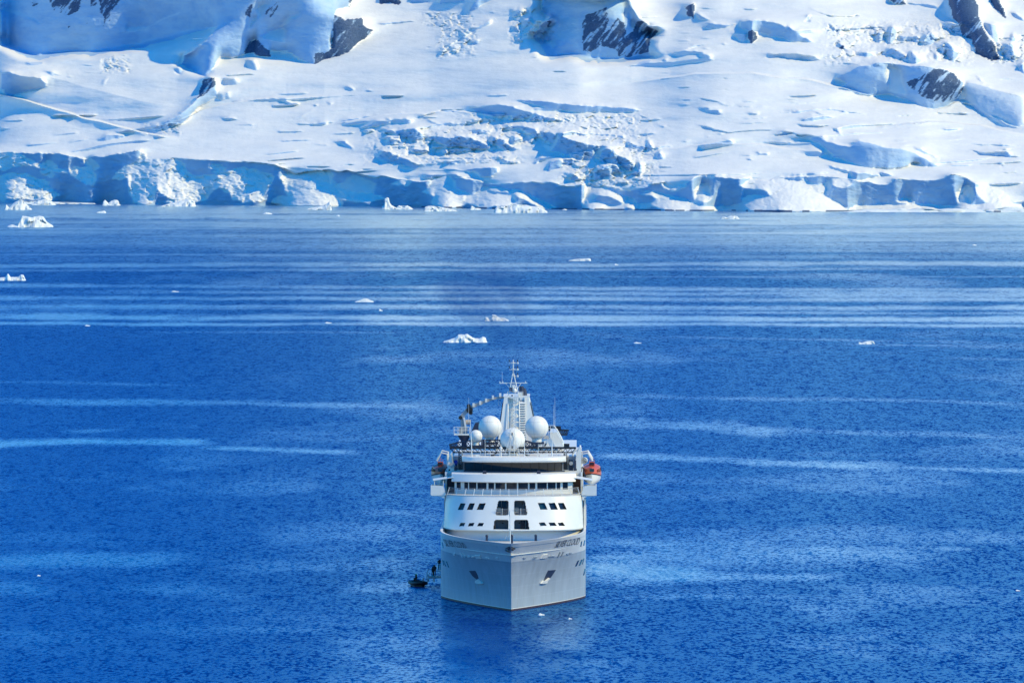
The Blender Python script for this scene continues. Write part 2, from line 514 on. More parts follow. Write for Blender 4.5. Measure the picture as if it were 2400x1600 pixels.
CLIFF_TOP = np.array([(-900, 380), (-300, 370), (0, 358), (40, 357), (100, 358), (150, 363), (200, 372), (220, 366), (260, 365), (300, 357), (330, 352), (337, 360), (345, 372), (375, 371), (400, 371), (440, 373), (500, 377),
    (560, 378), (600, 381), (640, 386), (660, 392), (678, 402), (690, 408), (720, 402), (740, 400), (770, 400), (800, 402), (815, 402), (850, 412), (885, 417), (892, 412), (905, 414), (920, 419), (950, 420), (985, 426), (1010, 424), (1045, 413),
    (1060, 414), (1080, 415), (1100, 421), (1140, 428), (1160, 432), (1200, 428), (1240, 428), (1290, 427), (1300, 430), (1310, 435), (1345, 440), (1375, 433), (1395, 437), (1440, 441), (1460, 447), (1490, 445), (1515, 436), (1535, 430),
    (1560, 428), (1566, 444), (1600, 437), (1620, 420), (1640, 414), (1655, 412), (1660, 418), (1670, 418), (1675, 414), (1720, 417), (1760, 418), (1800, 423), (1820, 416), (1860, 414), (1940, 413), (1980, 417), (2000, 421), (2040, 428),
    (2070, 433), (2100, 420), (2130, 420), (2170, 423), (2200, 422), (2225, 410), (2240, 409), (2260, 416), (2290, 430), (2310, 438), (2340, 444), (2360, 460), (2372, 472), (2400, 474), (2700, 450), (3300, 440)], float)
SHORE = np.array([(-900, 466), (0, 475), (400, 479), (800, 483), (1000, 486), (1200, 489), (1400, 491), (1600, 493.5), (2000, 495), (2400, 496), (3300, 497)], float)

cols = np.concatenate([np.arange(-900, -24, 24.0), np.arange(-24, 2424, 2.4), np.arange(2424, 3300, 24.0)])
rows = np.concatenate([np.arange(499, -12, -1.0), np.arange(-12, -420, -7.0), np.arange(-420, -1700, -40.0)])
PX, RW = np.meshgrid(cols, rows)
# rough the outlines a little
wx = PX + 5.0 * fbm(PX / 26, RW / 20, 3, 3) ; wy = RW + 3.0 * fbm(PX / 24, RW / 18, 11, 3)
wy = wy + 1.2 * vnoise(PX / 5, RW / 5, 12)
top = np.interp(wx, CLIFF_TOP[:, 0], CLIFF_TOP[:, 1])
shore = np.interp(PX, SHORE[:, 0], SHORE[:, 1])
S = np.zeros(PX.shape)
# lens-shaped cracks and small steps scattered over the open ice
warp = 14 * fbm(PX / 300, RW / 60, 201, 2)
for fx_, fy_, thr, val, sd in ((120, 5.0, 0.91, 0.90, 211), (50, 3.6, 0.93, 0.90, 223), (170, 9, 0.94, 0.93, 237)):
    nn = vnoise(PX / fx_ + 0.3 * sd, (RW - 0.10 * PX * np.sin(sd) + warp) / fy_, sd)
    zone = fbm(PX / 260, RW / 80, sd + 5, 2) + 0.25 * ((RW > 225) & (PX > 560)) - 0.12
    S[(nn > thr - 0.25 * np.clip(zone, -0.6, 0.6)) & (zone > 0.02) & (RW > 20)] = val
BIG = np.zeros(PX.shape)
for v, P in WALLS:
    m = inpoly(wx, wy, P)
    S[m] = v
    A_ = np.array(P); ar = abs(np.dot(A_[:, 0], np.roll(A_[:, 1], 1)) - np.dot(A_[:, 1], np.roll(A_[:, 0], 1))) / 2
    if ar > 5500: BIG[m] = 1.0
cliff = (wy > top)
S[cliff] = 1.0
for v, P in LEDGES:
    m = inpoly(wx, wy, P)
    if min(q[1] for q in P) > 350 and v < 0.9:            # snow aprons on the shore cliff spread a little beyond their core
        m = m | inpoly(wx + 9, wy, P) | inpoly(wx - 7, wy, P) | inpoly(wx, wy + 5, P) | inpoly(wx - 4, wy - 3, P)
        m = m & cliff
    S[m] = v
rough = np.where(cliff, 0.6, 0.0)
for box in ((1200, 20, 1290, 100), (1330, 340, 1530, 435), (1950, 55, 2260, 150), (880, 300, 1200, 380), (1100, 270, 1500, 340), (0, 410, 130, 470), (470, 390, 640, 470), (2330, 90, 2400, 150), (340, 290, 420, 315), (1030, 60, 1110, 130), (1000, 30, 1100, 60), (240, 130, 300, 170)):
    cx, cy = (box[0] + box[2]) / 2, (box[1] + box[3]) / 2
    d = np.maximum(abs(PX - cx) / (box[2] - box[0]) * 2, abs(RW - cy) / (box[3] - box[1]) * 2)
    rough = np.maximum(rough, np.clip((1.25 - d) / 0.4, 0, 1) * 0.8)
Sb = blur(blur(S, 1, 0), 1, 1)
rough = np.where(cliff, np.where((PX < 660), 0.6, 0.25) * (1 - np.clip((Sb - 0.55) * 4, 0, 1)) + 0.07, rough)
# march up every column: steep walls keep their distance, open slopes recede
Y0 = np.interp(cols, SHORE[:, 0], CAMZ * F / (SHORE[:, 1] - YH)) + 6.0
und = fbm(PX / 190, RW / 70, 31, 3)
on = (RW <= shore)
DR = np.abs(np.diff(rows, append=rows[-1] - 40.0))[:, None]
GL = np.where(cols < 800, 0.42, 0.42 + 0.45 * np.clip((cols - 800) / 120, 0, 1))
gcl = (GL * (1 - Sb) - 0.03 * Sb) * DR * (cliff & on)
base_off = gcl.sum(0)
top0 = np.interp(cols, CLIFF_TOP[:, 0], CLIFF_TOP[:, 1])
def soft(a, n):
    return blur(blur(a[None, :], n, 1), n, 1)[0]
Yc = Y0 - soft(base_off, 6)            # laid-back buttresses stand out at the foot, the crest line runs on
Yb = Y0.copy()
top_s = soft(top0, 150)
YY = np.zeros(PX.shape)
for j, r in enumerate(rows):
    YY[j] = Yc
    if j + 1 == len(rows): break
    dr = DR[j, 0]
    base = 0.56 + 0.16 * und[j]
    if r < -12:
        peak = np.clip((cols - 470) / 60, 0, 1) * np.clip((1000 - cols) / 120, 0, 1)      # unseen steep peak raised above the left ridge to shadow the hollow beside it
        base = 0.42 - 0.40 * peak * (r > -760)
    Yb = Yb + np.where(r < top_s, base * dr, 0)
    err = np.clip((Yb - Yc) * 0.07, -0.42, 2.2)
    s = Sb[j]
    g = np.where(cliff[j], GL, base + err) * (1 - s) + np.where(cliff[j], -0.06, -0.06) * s
    Yc = Yc + np.where(on[j], g * dr, 0)
    free = (~cliff[j]) * np.clip(1 - 1.5 * s, 0, 1)
    Yc = Yc + (cliff[j] & on[j]) * (0.04 + 0.16 * np.clip(1 - 1.4 * s, 0, 1)) * (soft(Yc, 5) - Yc)
    Yc = Yc + (free * 0.22 + 0.05 * (~cliff[j])) * (soft(Yc, 4) - Yc) + (free * 0.10 + 0.04 * BIG[j]) * (soft(Yc, 16) - Yc)
# relief inside the walls and on the snow
n1 = fbm(PX / 34, RW / 30, 41, 5, 0.55); n2 = fbm(PX / 9, RW / 8, 57, 3, 0.6); n3 = fbm(PX / 420, RW / 120, 71, 3)
ridged = 1 - 2 * np.abs(fbm(PX / 22, RW / 17, 91, 4, 0.55))
inner = np.clip((shore - RW) / 4, 0, 1)
def blocks(x, y, seed):
    """angular cells, each set in or out and tilted on its own"""
    xi = np.floor(x).astype(np.int64); yi = np.floor(y).astype(np.int64)
    def hh(a, b, k):
        n = (a * 73856093 ^ b * 19349663 ^ (seed + k) * 83492791) & 0xFFFFFFFF
        n = ((n ^ (n >> 13)) * 1274126177) & 0xFFFFFFFF
        return ((n ^ (n >> 16)) & 0xFFFF) / 65535.0
    best = np.full(x.shape, 1e9); out = np.zeros(x.shape)
    for a in (-1, 0, 1):
        for b_ in (-1, 0, 1):
            cx = xi + a; cy = yi + b_
            dx = cx + hh(cx, cy, 1) - x; dy = cy + hh(cx, cy, 2) - y
            d = dx * dx + dy * dy
            m = d < best
            v = (hh(cx, cy, 3) - 0.5) * 2 + dx * (hh(cx, cy, 4) - 0.35) * 2.6 + dy * (hh(cx, cy, 5) - 0.6) * 2.0
            best = np.where(m, d, best); out = np.where(m, v, out)
    return out
bl = blocks(PX / 17 + 0.5 * n1, RW / 12 + 0.4 * n1, 3) + 0.45 * blocks(PX / 7, RW / 5, 8)
YY = blur(YY, 1, 1)
# the two great hollows lie well back behind their rims
hol = np.zeros(PX.shape)
for v, P in WALLS:
    A_ = np.array(P)
    if (A_[:, 0].min() < 5 and A_[:, 1].max() > 150 and A_[:, 1].min() < 0): hol[inpoly(wx, wy, P)] = 60.0
    if (1240 < A_[:, 0].min() < 1250 and A_[:, 1].min() < 0 and A_[:, 0].max() > 1500): hol[inpoly(wx, wy, P)] = 34.0
hol[(RW < -8) & (PX < 470)] = 60.0
hol = np.where(PX < 700, hol * np.clip((500 - PX) / 160, 0, 1), hol)
hol = blur(blur(blur(blur(hol, 5, 0), 5, 1), 5, 0), 5, 1)
YY = YY + hol
# rounded hill crests: the snow behind each crest lies further back
for line, jump in (([(-60, 205), (0, 221), (60, 238), (140, 262), (240, 287), (330, 310), (420, 322)], 16.0), ([(380, 300), (470, 262), (560, 238), (660, 228), (760, 224)], 5.0),
                   ([(1480, 196), (1620, 176), (1760, 172), (1900, 190), (2050, 226)], 7.0), ([(760, 296), (900, 270), (1050, 262), (1200, 268)], 5.0), ([(1560, 352), (1680, 338), (1800, 340), (1900, 356)], 6.0), ([(2050, 300), (2180, 286), (2300, 296), (2420, 320)], 6.0)):
    ln = np.array(line, float)
    lr = np.interp(PX, ln[:, 0], ln[:, 1]) + 3 * fbm(PX / 70, RW * 0, 301, 2)
    e_ = np.clip((PX - ln[0, 0]) / 90, 0, 1) * np.clip((ln[-1, 0] - PX) / 90, 0, 1)
    d_ = lr - RW
    YY = YY + jump * e_ * np.clip(d_ / 3.0, 0, 1) * np.clip(1 - (d_ - 3) / 70, 0, 1) - 0.5 * jump * e_ * np.clip(1 - np.abs(d_) / 26, 0, 1) ** 2 * (d_ < 0)
YY = YY + inner * (rough * (1.2 * n1 + 0.5 * n2 + np.where(cliff, 0.9, 1.5) * bl) + 0.34 * Sb * (n1 * 1.4 + 0.35 * n2 + 0.25 * bl) + 3.0 * n3 * (1 - cliff) + (1 - Sb) * (1 - cliff) * (4.5 * fbm((PX + 3 * RW) / 230, RW / 44, 141, 2) + 0.5 * fbm((PX - 2 * RW) / 60, RW / 13, 151, 3)) + (1 - Sb) * 0.10 * n2)
# fine wind ridges on the open snow
YY = YY + inner * (1 - Sb) * (1 - np.clip(rough, 0, 1)) * 0.025 * np.sin(PX / 3.0 + 3 * n1 + RW / 14) * np.clip(n3 * 2 + 0.3, 0, 1)
ZZ = row_z(RW, YY)
XX = col_x(PX, RW, YY)
me = grid_mesh('snow_mountain', np.stack([XX, YY, ZZ], -1))
rock = np.zeros(PX.shape)
for v, P in ROCKS:
    m = inpoly(wx + 2 * n2, wy, P)
    rock[m] = v
streak = fbm((PX + RW * 0.7) / 9, RW / 30, 101, 4, 0.6)
rock = np.clip((rock - 0.46 - 0.95 * np.clip(streak * (1.3 - rock) * 3.0 + 0.25 * n2, -0.35, 1)) * 4, 0, 1) * (rock > 0)
dark = (RW > shore - 2.2) & (RW < shore + 3) & (vnoise(PX / 14, RW * 0 + 3, 5) > -0.25) & (PX > 900)
rock = np.maximum(rock, dark * 0.9)
fattr(me, 'rock', rock)
fattr(me, 'ice', np.clip((Sb - 0.75) * 4, 0, 1))  # wall mask, also carries the deeper blue painted for shade
M = bpy.data.materials.new('glacier_snow'); M.use_nodes = True
g = N(M); b = M.node_tree.nodes['Principled BSDF']
tc = g.new('ShaderNodeTexCoord').outputs['Object']
nz = g.noise(g.mapping(tc, (1, 1, 2.0)), 0.12, 6, 0.6)
nzf = g.noise(tc, 1.1, 4, 0.6)
lay = g.noise(g.mapping(tc, (0.05, 0.05, 0.22)), 1.0, 4, 0.6)
snow = g.mix(g.maprange(nz, 0.35, 0.65, 0, 1), (0.80, 0.81, 0.81, 1), (0.87, 0.87, 0.86, 1))
ice = g.mix(g.maprange(lay, 0.35, 0.65, 0, 1), (0.27, 0.48, 0.76, 1), (0.40, 0.60, 0.83, 1))  # glacier-ice blue, darkened to put deeper shade into the wall colour
ice_shade = g.math('MULTIPLY', g.attr('ice'), g.maprange(nz, 0.3, 0.7, 0.7, 1.0))
col = g.mix(ice_shade, snow, ice)
rockc = g.mix(g.maprange(nzf, 0.3, 0.7, 0, 1), (0.035, 0.075, 0.16, 1), (0.09, 0.15, 0.27, 1))  # rock tones with the blue of haze and shade put into them
col = g.mix(g.attr('rock'), col, rockc)
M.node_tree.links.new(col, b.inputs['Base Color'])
b.inputs['Roughness'].default_value = 0.65
b.inputs['Specular IOR Level'].default_value = 0.25
bp = g.new('ShaderNodeBump'); bp.inputs['Distance'].default_value = 0.5; bp.inputs['Strength'].default_value = 0.35
M.node_tree.links.new(g.noise(tc, 0.55, 5, 0.62), bp.inputs['Height'])
M.node_tree.links.new(bp.outputs['Normal'], b.inputs['Normal'])
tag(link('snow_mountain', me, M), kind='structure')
# ------------------------------------------------------------------ the sea, with slicks of smoother water
wcols = np.concatenate([np.arange(-9000, -300, 300.0), np.arange(-300, 2700, 8.0), np.arange(2700, 11401, 300.0)])
wrows = np.concatenate([np.arange(462, 470, 2.0), np.arange(470, 560, 1.0), np.arange(560, 800, 1.5), np.arange(800, 1640, 3.0), np.arange(1640, 4000, 60.0), np.arange(4000, 26001, 1000.0)])
WX, WR = np.meshgrid(wcols, wrows)
# (row, half thickness, strength, px start, px end, row drift over the width)
BANDS = [
 (490, 7, 1.0, -9e3, 2e4, 12), (505, 6, 1.0, -9e3, 2e4, 10), (517, 5, .9, 300, 2e4, 6), (528, 5, .5, 300, 2e4, 6), (541, 5, .5, 600, 2e4, 4), (552, 3, .55, 900, 2e4, 2),
 (520, 7, .45, -9e3, 900, 2), (536, 5, .35, -9e3, 1500, 2), (548, 4, .4, -9e3, 2e4, 3), (563, 4, .45, -9e3, 1500, 2), (571, 3, .5, 1200, 2e4, 2), (580, 4, .35, 700, 2e4, -3),
 (595, 2.5, .5, -9e3, 1100, 6), (603, 3, .3, 900, 2e4, -4), (622, 5, .6, -9e3, 2e4, -4), (634, 3, .45, -9e3, 2400, -4), (648, 1.5, .3, 1300, 2e4, 2),
 (669, 4, .55, -9e3, 2e4, 12), (683, 4, .55, 0, 2e4, 6), (697, 4.5, .6, -9e3, 2e4, 6), (717, 5, .7, -9e3, 2e4, 4), (688, 9, .55, 1700, 2e4, 4),
 (741, 7, .85, -9e3, 2e4, 10), (757, 4, .75, -9e3, 2e4, 6), (730, 3, .45, 900, 2e4, 4), (722, 3, .5, -9e3, 2e4, 2),
 (790, 2.5, .3, 1500, 2400, 14), (776, 2, .25, 300, 1000, 4), (806, 2, .4, 1950, 2400, 6), (838, 2.5, .3, 2200, 2500, 4),
 (897, 2.5, .35, -100, 500, 5), (939, 6, .6, -100, 1150, 20), (926, 3.5, .4, 1330, 2500, 20), (985, 9, .6, 1350, 1900, 26), (1000, 5, .4, 1700, 2500, 25),
 (1045, 9, .8, -100, 260, -14), (1034, 8, .8, 130, 520, 4), (1052, 5.5, .8, 440, 860, 8), (1012, 3.5, .5, 130, 300, -8), (1006, 5, .5, 130, 180, 0),
 (1063, 7, .65, 1360, 1780, 14), (1078, 8, .8, 1680, 2150, 14), (1090, 5, .7, 2050, 2500, 10),
 (1275, 13, .6, 1360, 1900, 8), (1298, 26, .55, 1400, 2250, 8), (1335, 24, .9, 1330, 1700, 4), (1345, 10, .65, 1550, 2000, 8), (1280, 5, .5, 2000, 2300, 10), (1400, 6, .4, 1420, 1900, -4),
 (1260, 26, .3, 600, 1000, -10), (1322, 18, .5, -100, 480, -10), (1325, 12, .3, 480, 1000, -6), (1370, 14, .35, 780, 1010, -6), (1380, 14, .35, -100, 150, 0), (1420, 8, .35, 540, 620, -4), (1500, 10, .25, 1800, 2100, 40), (1488, 40, .62, 1225, 1400, 0), (1560, 20, .25, 1150, 1500, 6)]  # broad patch under the bow added to paint the ship's pale reflection
wob = fbm(WX / 420, WR / 60, 5, 3)
brk = fbm(WX / 150, WR / 12, 15, 5, 0.62)
slick = np.zeros(WX.shape)
for r0, th, st, a0, a1, dr in BANDS:
    L = max(60.0, 0.18 * (min(a1, 2600) - max(a0, -200)))
    c = r0 + dr * (np.clip(WX, -300, 2700) - max(a0, 0)) / (max(200.0, min(a1, 2400) - max(a0, 0))) + wob * (1.5 + 0.35 * th) * np.where(WR > 860, 2.2, 1.0)
    e = np.clip((WX - a0) / L, 0, 1) * np.clip((a1 - WX) / L, 0, 1)
    t = 1.35 * th * (0.8 + 0.6 * brk)
    f = np.clip(1.4 - np.abs(WR - c) / np.maximum(t, 0.8), 0, 1)
    slick = np.maximum(slick, st * e * f * np.clip(1.05 + 0.5 * brk, 0.3, 1.2))
slick = np.maximum(slick, np.clip(fbm(WX / 500, WR / 60, 77, 4, 0.6) * 0.9 - 0.12, 0, 0.35) * (WR > 640))
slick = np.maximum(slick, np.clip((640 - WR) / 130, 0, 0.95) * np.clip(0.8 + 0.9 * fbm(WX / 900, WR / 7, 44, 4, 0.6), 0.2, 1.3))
slick = np.clip(slick * np.where(WR > 850, 1.0, 1.2), 0, 1)
WYY = water_Y(WR)
WXX = col_x(WX, WR, WYY)
me = grid_mesh('sea_water', np.stack([WXX, WYY, WYY * 0], -1))
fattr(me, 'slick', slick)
M = bpy.data.materials.new('sea_water'); M.use_nodes = True
g = N(M); b = M.node_tree.nodes['Principled BSDF']
tc = g.new('ShaderNodeTexCoord').outputs['Object']
sl = g.attr('slick')
L = M.node_tree.links.new
def ncol(vec, detail, rough, dist):
    n = g.new('ShaderNodeTexNoise'); L(vec, n.inputs['Vector'])
    n.inputs['Scale'].default_value = 1.0; n.inputs['Detail'].default_value = detail
    n.inputs['Roughness'].default_value = rough; n.inputs['Distortion'].default_value = dist
    v = g.new('ShaderNodeVectorMath', operation='SUBTRACT'); L(n.outputs['Color'], v.inputs[0]); v.inputs[1].default_value = (0.5, 0.5, 0.5)
    return v.outputs[0]
def vscale(v, k):
    n = g.new('ShaderNodeVectorMath', operation='SCALE'); L(v, n.inputs[0]); g.val(n.inputs['Scale'], k); return n.outputs[0]
def vadd(a, b):
    n = g.new('ShaderNodeVectorMath', operation='ADD'); L(a, n.inputs[0]); L(b, n.inputs[1]); return n.outputs[0]
w3 = g.noise(g.mapping(tc, (0.02, 0.006, 1), (3, 9, 0)), 1.0, 4, 0.55, 0.2)
amp = g.math('MULTIPLY', g.maprange(sl, 0, 1, 1.0, 0.22), g.maprange(w3, 0.3, 0.7, 0.85, 1.12))
py_ = g.new('ShaderNodeSeparateXYZ'); L(tc, py_.inputs[0])
far1 = g.maprange(py_.outputs[1], 1500, 3200, 0.0, 1.0, True)      # longer swell in the open middle of the bay
far2 = g.maprange(py_.outputs[1], 2600, 4600, 0.0, 1.0, True)
slope = vadd(vscale(ncol(g.mapping(tc, (1.9, 0.50, 1)), 1.5, 0.6, 0.1), 1.05), vscale(ncol(g.mapping(tc, (0.55, 0.10, 1), (13, 5, 0), (0, 0, 0.06)), 2, 0.6, 0.2), g.maprange(far1, 0, 1, 0.36, 0.65)))
slope = vadd(slope, vscale(ncol(g.mapping(tc, (0.22, 0.022, 1), (3, 15, 0), (0, 0, 0.03)), 2, 0.6, 0.2), g.maprange(far2, 0, 1, 0.08, 0.42)))
slope = vscale(slope, amp)
sx = g.new('ShaderNodeSeparateXYZ'); L(slope, sx.inputs[0])
cx = g.new('ShaderNodeCombineXYZ'); L(g.math('MULTIPLY', sx.outputs[0], 0.6), cx.inputs[0]); L(sx.outputs[1], cx.inputs[1]); cx.inputs[2].default_value = 1.0
nv = g.new('ShaderNodeVectorMath', operation='NORMALIZE'); L(cx.outputs[0], nv.inputs[0])
nrm = nv.outputs[0]
L(nrm, b.inputs['Normal'])
# Fresnel reflection of the ruffled surface: wavelets turned to the viewer show the deep blue, slicks mirror the far shore
geo = g.new('ShaderNodeNewGeometry')
dot = g.new('ShaderNodeVectorMath', operation='DOT_PRODUCT')
L(nrm, dot.inputs[0]); L(geo.outputs['Incoming'], dot.inputs[1])
c = g.math('MAXIMUM', dot.outputs['Value'], 0.0)
fr = g.math('POWER', g.math('SUBTRACT', 1.0, c, clamp=True), 5.0)
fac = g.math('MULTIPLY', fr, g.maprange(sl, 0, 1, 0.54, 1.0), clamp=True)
gl = g.new('ShaderNodeBsdfGlossy'); gl.distribution = 'MULTI_GGX'
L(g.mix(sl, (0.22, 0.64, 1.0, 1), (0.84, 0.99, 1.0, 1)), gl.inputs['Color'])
L(nrm, gl.inputs['Normal'])
L(g.maprange(sl, 0, 1, 0.20, 0.25), gl.inputs['Roughness'])
mx = g.new('ShaderNodeMixShader')
L(fac, mx.inputs[0]); L(b.outputs[0], mx.inputs[1]); L(gl.outputs[0], mx.inputs[2])
L(mx.outputs[0], M.node_tree.nodes['Material Output'].inputs['Surface'])
b.inputs['Base Color'].default_value = (0.001, 0.019, 0.145, 1)
b.inputs['Specular IOR Level'].default_value = 0.0
b.inputs['Roughness'].default_value = 1.0
tag(link('sea_water', me, M), kind='structure')
# ------------------------------------------------------------------ mesh builder
class MB:
    def __init__(self):
        self.v = []; self.f = []
    def add(self, vs, fs):
        o = len(self.v)
        self.v += [tuple(p) for p in vs]
        self.f += [tuple(i + o for i in f) for f in fs]
        return self
    def box(self, x0, x1, y0, y1, z0, z1):
        return self.add([(x0, y0, z0), (x1, y0, z0), (x1, y1, z0), (x0, y1, z0), (x0, y0, z1), (x1, y0, z1), (x1, y1, z1), (x0, y1, z1)],
                        [(0, 3, 2, 1), (4, 5, 6, 7), (0, 1, 5, 4), (1, 2, 6, 5), (2, 3, 7, 6), (3, 0, 4, 7)])
    def prism(self, pts, d):
        """flat outline pts (3-D) pushed along vector d"""
        n = len(pts); d = Vector(d)
        a = [Vector(p) for p in pts]; b = [p + d for p in a]
        fs = [tuple(range(n)), tuple(range(2 * n - 1, n - 1, -1))]
        fs += [(i, n + i, n + (i + 1) % n, (i + 1) % n) for i in range(n)]
        return self.add(a + b, fs)
    def tube(self, pts, r, n=6, r1=None):
        P = [Vector(p) for p in pts]
        rings = []
        up = Vector((0.13, 0.31, 0.94)).normalized()
        for i, p in enumerate(P):
            t = (P[min(i + 1, len(P) - 1)] - P[max(i - 1, 0)]).normalized()
            a = t.cross(up)
            if a.length < 0.05: a = t.cross(Vector((1, 0, 0)))
            a.normalize(); b = t.cross(a)
            rr = r if r1 is None else r + (r1 - r) * i / (len(P) - 1)
            rings.append([p + (a * math.cos(2 * math.pi * k / n) + b * math.sin(2 * math.pi * k / n)) * rr for k in range(n)])
        vs = [q for ring in rings for q in ring]
        fs = []
        for i in range(len(P) - 1):
            for k in range(n):
                fs.append((i * n + k, i * n + (k + 1) % n, (i + 1) * n + (k + 1) % n, (i + 1) * n + k))
        fs.append(tuple(range(n - 1, -1, -1))); fs.append(tuple((len(P) - 1) * n + k for k in range(n)))
        return self.add(vs, fs)
    def beam(self, p, q, w, h=None):
        h = h or w
        p = Vector(p); q = Vector(q); t = (q - p).normalized()
        a = t.cross(Vector((0, 1, 0)))
        if a.length < 0.05: a = t.cross(Vector((1, 0, 0)))
        a.normalize(); b = t.cross(a)
        vs = [c + a * sx * w / 2 + b * sy * h / 2 for c in (p, q) for sx, sy in ((-1, -1), (1, -1), (1, 1), (-1, 1))]
        return self.add(vs, [(0, 1, 2, 3), (7, 6, 5, 4), (0, 4, 5, 1), (1, 5, 6, 2), (2, 6, 7, 3), (3, 7, 4, 0)])
    def lathe(self, c, prof, n=28):
        c = Vector(c)
        vs = [c + Vector((r * math.cos(2 * math.pi * k / n), r * math.sin(2 * math.pi * k / n), z)) for r, z in prof for k in range(n)]
        fs = [(i * n + k, i * n + (k + 1) % n, (i + 1) * n + (k + 1) % n, (i + 1) * n + k) for i in range(len(prof) - 1) for k in range(n)]
        fs.append(tuple(range(n - 1, -1, -1))); fs.append(tuple((len(prof) - 1) * n + k for k in range(n)))
        return self.add(vs, fs)
    def loft(self, rings, cap=True, closed=True):
        n = len(rings[0])
        vs = [p for r in rings for p in r]
        fs = []
        for i in range(len(rings) - 1):
            for k in range(n if closed else n - 1):
                fs.append((i * n + k, i * n + (k + 1) % n, (i + 1) * n + (k + 1) % n, (i + 1) * n + k))
        if cap:
            fs.append(tuple(range(n - 1, -1, -1))); fs.append(tuple((len(rings) - 1) * n + k for k in range(n)))
        return self.add(vs, fs)
    def build(self, name, material, parent=None, smooth=False, fix=True):
        me = bpy.data.meshes.new(name)
        me.from_pydata(self.v, [], self.f)
        if fix:
            bm = bmesh.new(); bm.from_mesh(me)
            bmesh.ops.recalc_face_normals(bm, faces=bm.faces)
            if smooth:
                for e in bm.edges:
                    if len(e.link_faces) == 2 and e.calc_face_angle(0) > 0.7: e.smooth = False
            bm.to_mesh(me); bm.free()
        me.update()
        return link(name, me, material, parent, smooth)

MT = {
 'white': mat('white_paint', (0.80, 0.80, 0.79), 0.35, noise=0.05, nscale=0.5),
 'white_deck': mat('deck_paint', (0.62, 0.63, 0.64), 0.6, noise=0.08, nscale=0.8),
 'radome': mat('radome_white', (0.82, 0.82, 0.81), 0.5, noise=0.03, nscale=0.7),
 'glass': mat('dark_glass', (0.012, 0.018, 0.028), 0.06, spec=0.6),
 'glass_teal': mat('teal_glass', (0.015, 0.05, 0.07), 0.06, spec=0.6),
 'black': mat('black_steel', (0.012, 0.013, 0.02), 0.5),
 'navy': mat('navy_paint', (0.02, 0.03, 0.07), 0.5),
 'grey': mat('grey_steel', (0.35, 0.37, 0.40), 0.5, noise=0.1, nscale=2),
 'cabin': mat('balcony_wall', (0.22, 0.25, 0.33), 0.6),
 'orange': mat('lifeboat_orange', (0.60, 0.11, 0.06), 0.4, noise=0.1, nscale=1.5),
 'red': mat('boot_red', (0.05, 0.022, 0.035), 0.6, noise=0.3, nscale=2),
 'wood': mat('door_wood', (0.22, 0.07, 0.03), 0.5),
 'beige': mat('beige_fabric', (0.5, 0.42, 0.36), 0.8),
 'rubber': mat('black_rubber', (0.012, 0.012, 0.016), 0.6),
 'coat_dark': mat('dark_jacket', (0.012, 0.013, 0.022), 0.8),
 'coat_blue': mat('blue_jacket', (0.02, 0.05, 0.42), 0.8),
 'coat_red': mat('dark_red_jacket', (0.15, 0.015, 0.02), 0.8),
 'skin': mat('skin', (0.45, 0.26, 0.18), 0.6),
 'hivis': mat('green_hood_trim', (0.12, 0.5, 0.10), 0.7),
 'letter': mat('black_lettering', (0.09, 0.10, 0.13), 0.5),
}
def hull_mat(name, col, streak):
    m = bpy.data.materials.new(name); m.use_nodes = True
    g = N(m); b = m.node_tree.nodes['Principled BSDF']
    tc = g.new('ShaderNodeTexCoord').outputs['Object']
    a = g.noise(g.mapping(tc, (1.3, 0.5, 0.12), (0, 0, 0), (0.0, 0.35, 0.0)), 1.0, 5, 0.6)
    c = g.noise(tc, 0.35, 5, 0.6)
    f = g.math('ADD', g.math('MULTIPLY', g.maprange(a, 0.35, 0.7, 0, 1), streak), g.math('MULTIPLY', c, 0.25))
    out = g.mix(f, (*col, 1), (*[min(1, x * 1.35 + 0.05) for x in col], 1))
    br = g.new('ShaderNodeTexBrick')
    sxyz = g.new('ShaderNodeSeparateXYZ'); m.node_tree.links.new(tc, sxyz.inputs[0])
    cxyz = g.new('ShaderNodeCombineXYZ'); m.node_tree.links.new(sxyz.outputs[1], cxyz.inputs[0]); m.node_tree.links.new(sxyz.outputs[2], cxyz.inputs[1])
    m.node_tree.links.new(cxyz.outputs[0], br.inputs['Vector'])
    br.inputs['Scale'].default_value = 1.0; br.inputs['Brick Width'].default_value = 7.0; br.inputs['Row Height'].default_value = 1.75
    br.inputs['Mortar Size'].default_value = 0.035; br.inputs['Mortar Smooth'].default_value = 0.6
    br.inputs['Color1'].default_value = (1, 1, 1, 1); br.inputs['Color2'].default_value = (0.93, 0.94, 0.95, 1); br.inputs['Mortar'].default_value = (1.22, 1.2, 1.18, 1)
    out = g.mix(0.8, out, br.outputs['Color'], 'MULTIPLY')
    # salt and rust runs
    ru = g.noise(g.mapping(tc, (1.6, 1.6, 0.09)), 1.0, 4, 0.65)
    rz = g.maprange(sxyz.outputs[2], 0.3, 7.0, 0.75, 0.25)
    out = g.mix(g.math('MULTIPLY', g.maprange(ru, 0.58, 0.72, 0, 1), rz), out, (0.30, 0.27, 0.24, 1))
    m.node_tree.links.new(out, b.inputs['Base Color'])
    b.inputs['Roughness'].default_value = 0.42
    # welded plates: shallow unevenness
    bp = g.new('ShaderNodeBump'); bp.inputs['Strength'].default_value = 0.5; bp.inputs['Distance'].default_value = 0.03
    m.node_tree.links.new(g.noise(tc, 0.8, 3, 0.5), bp.inputs['Height'])
    m.node_tree.links.new(bp.outputs['Normal'], b.inputs['Normal'])
    return m
MT['hull_low'] = hull_mat('hull_slate_paint', (0.29, 0.35, 0.43), 0.45)
MT['hull_up'] = hull_mat('hull_pale_paint', (0.60, 0.63, 0.67), 0.2)

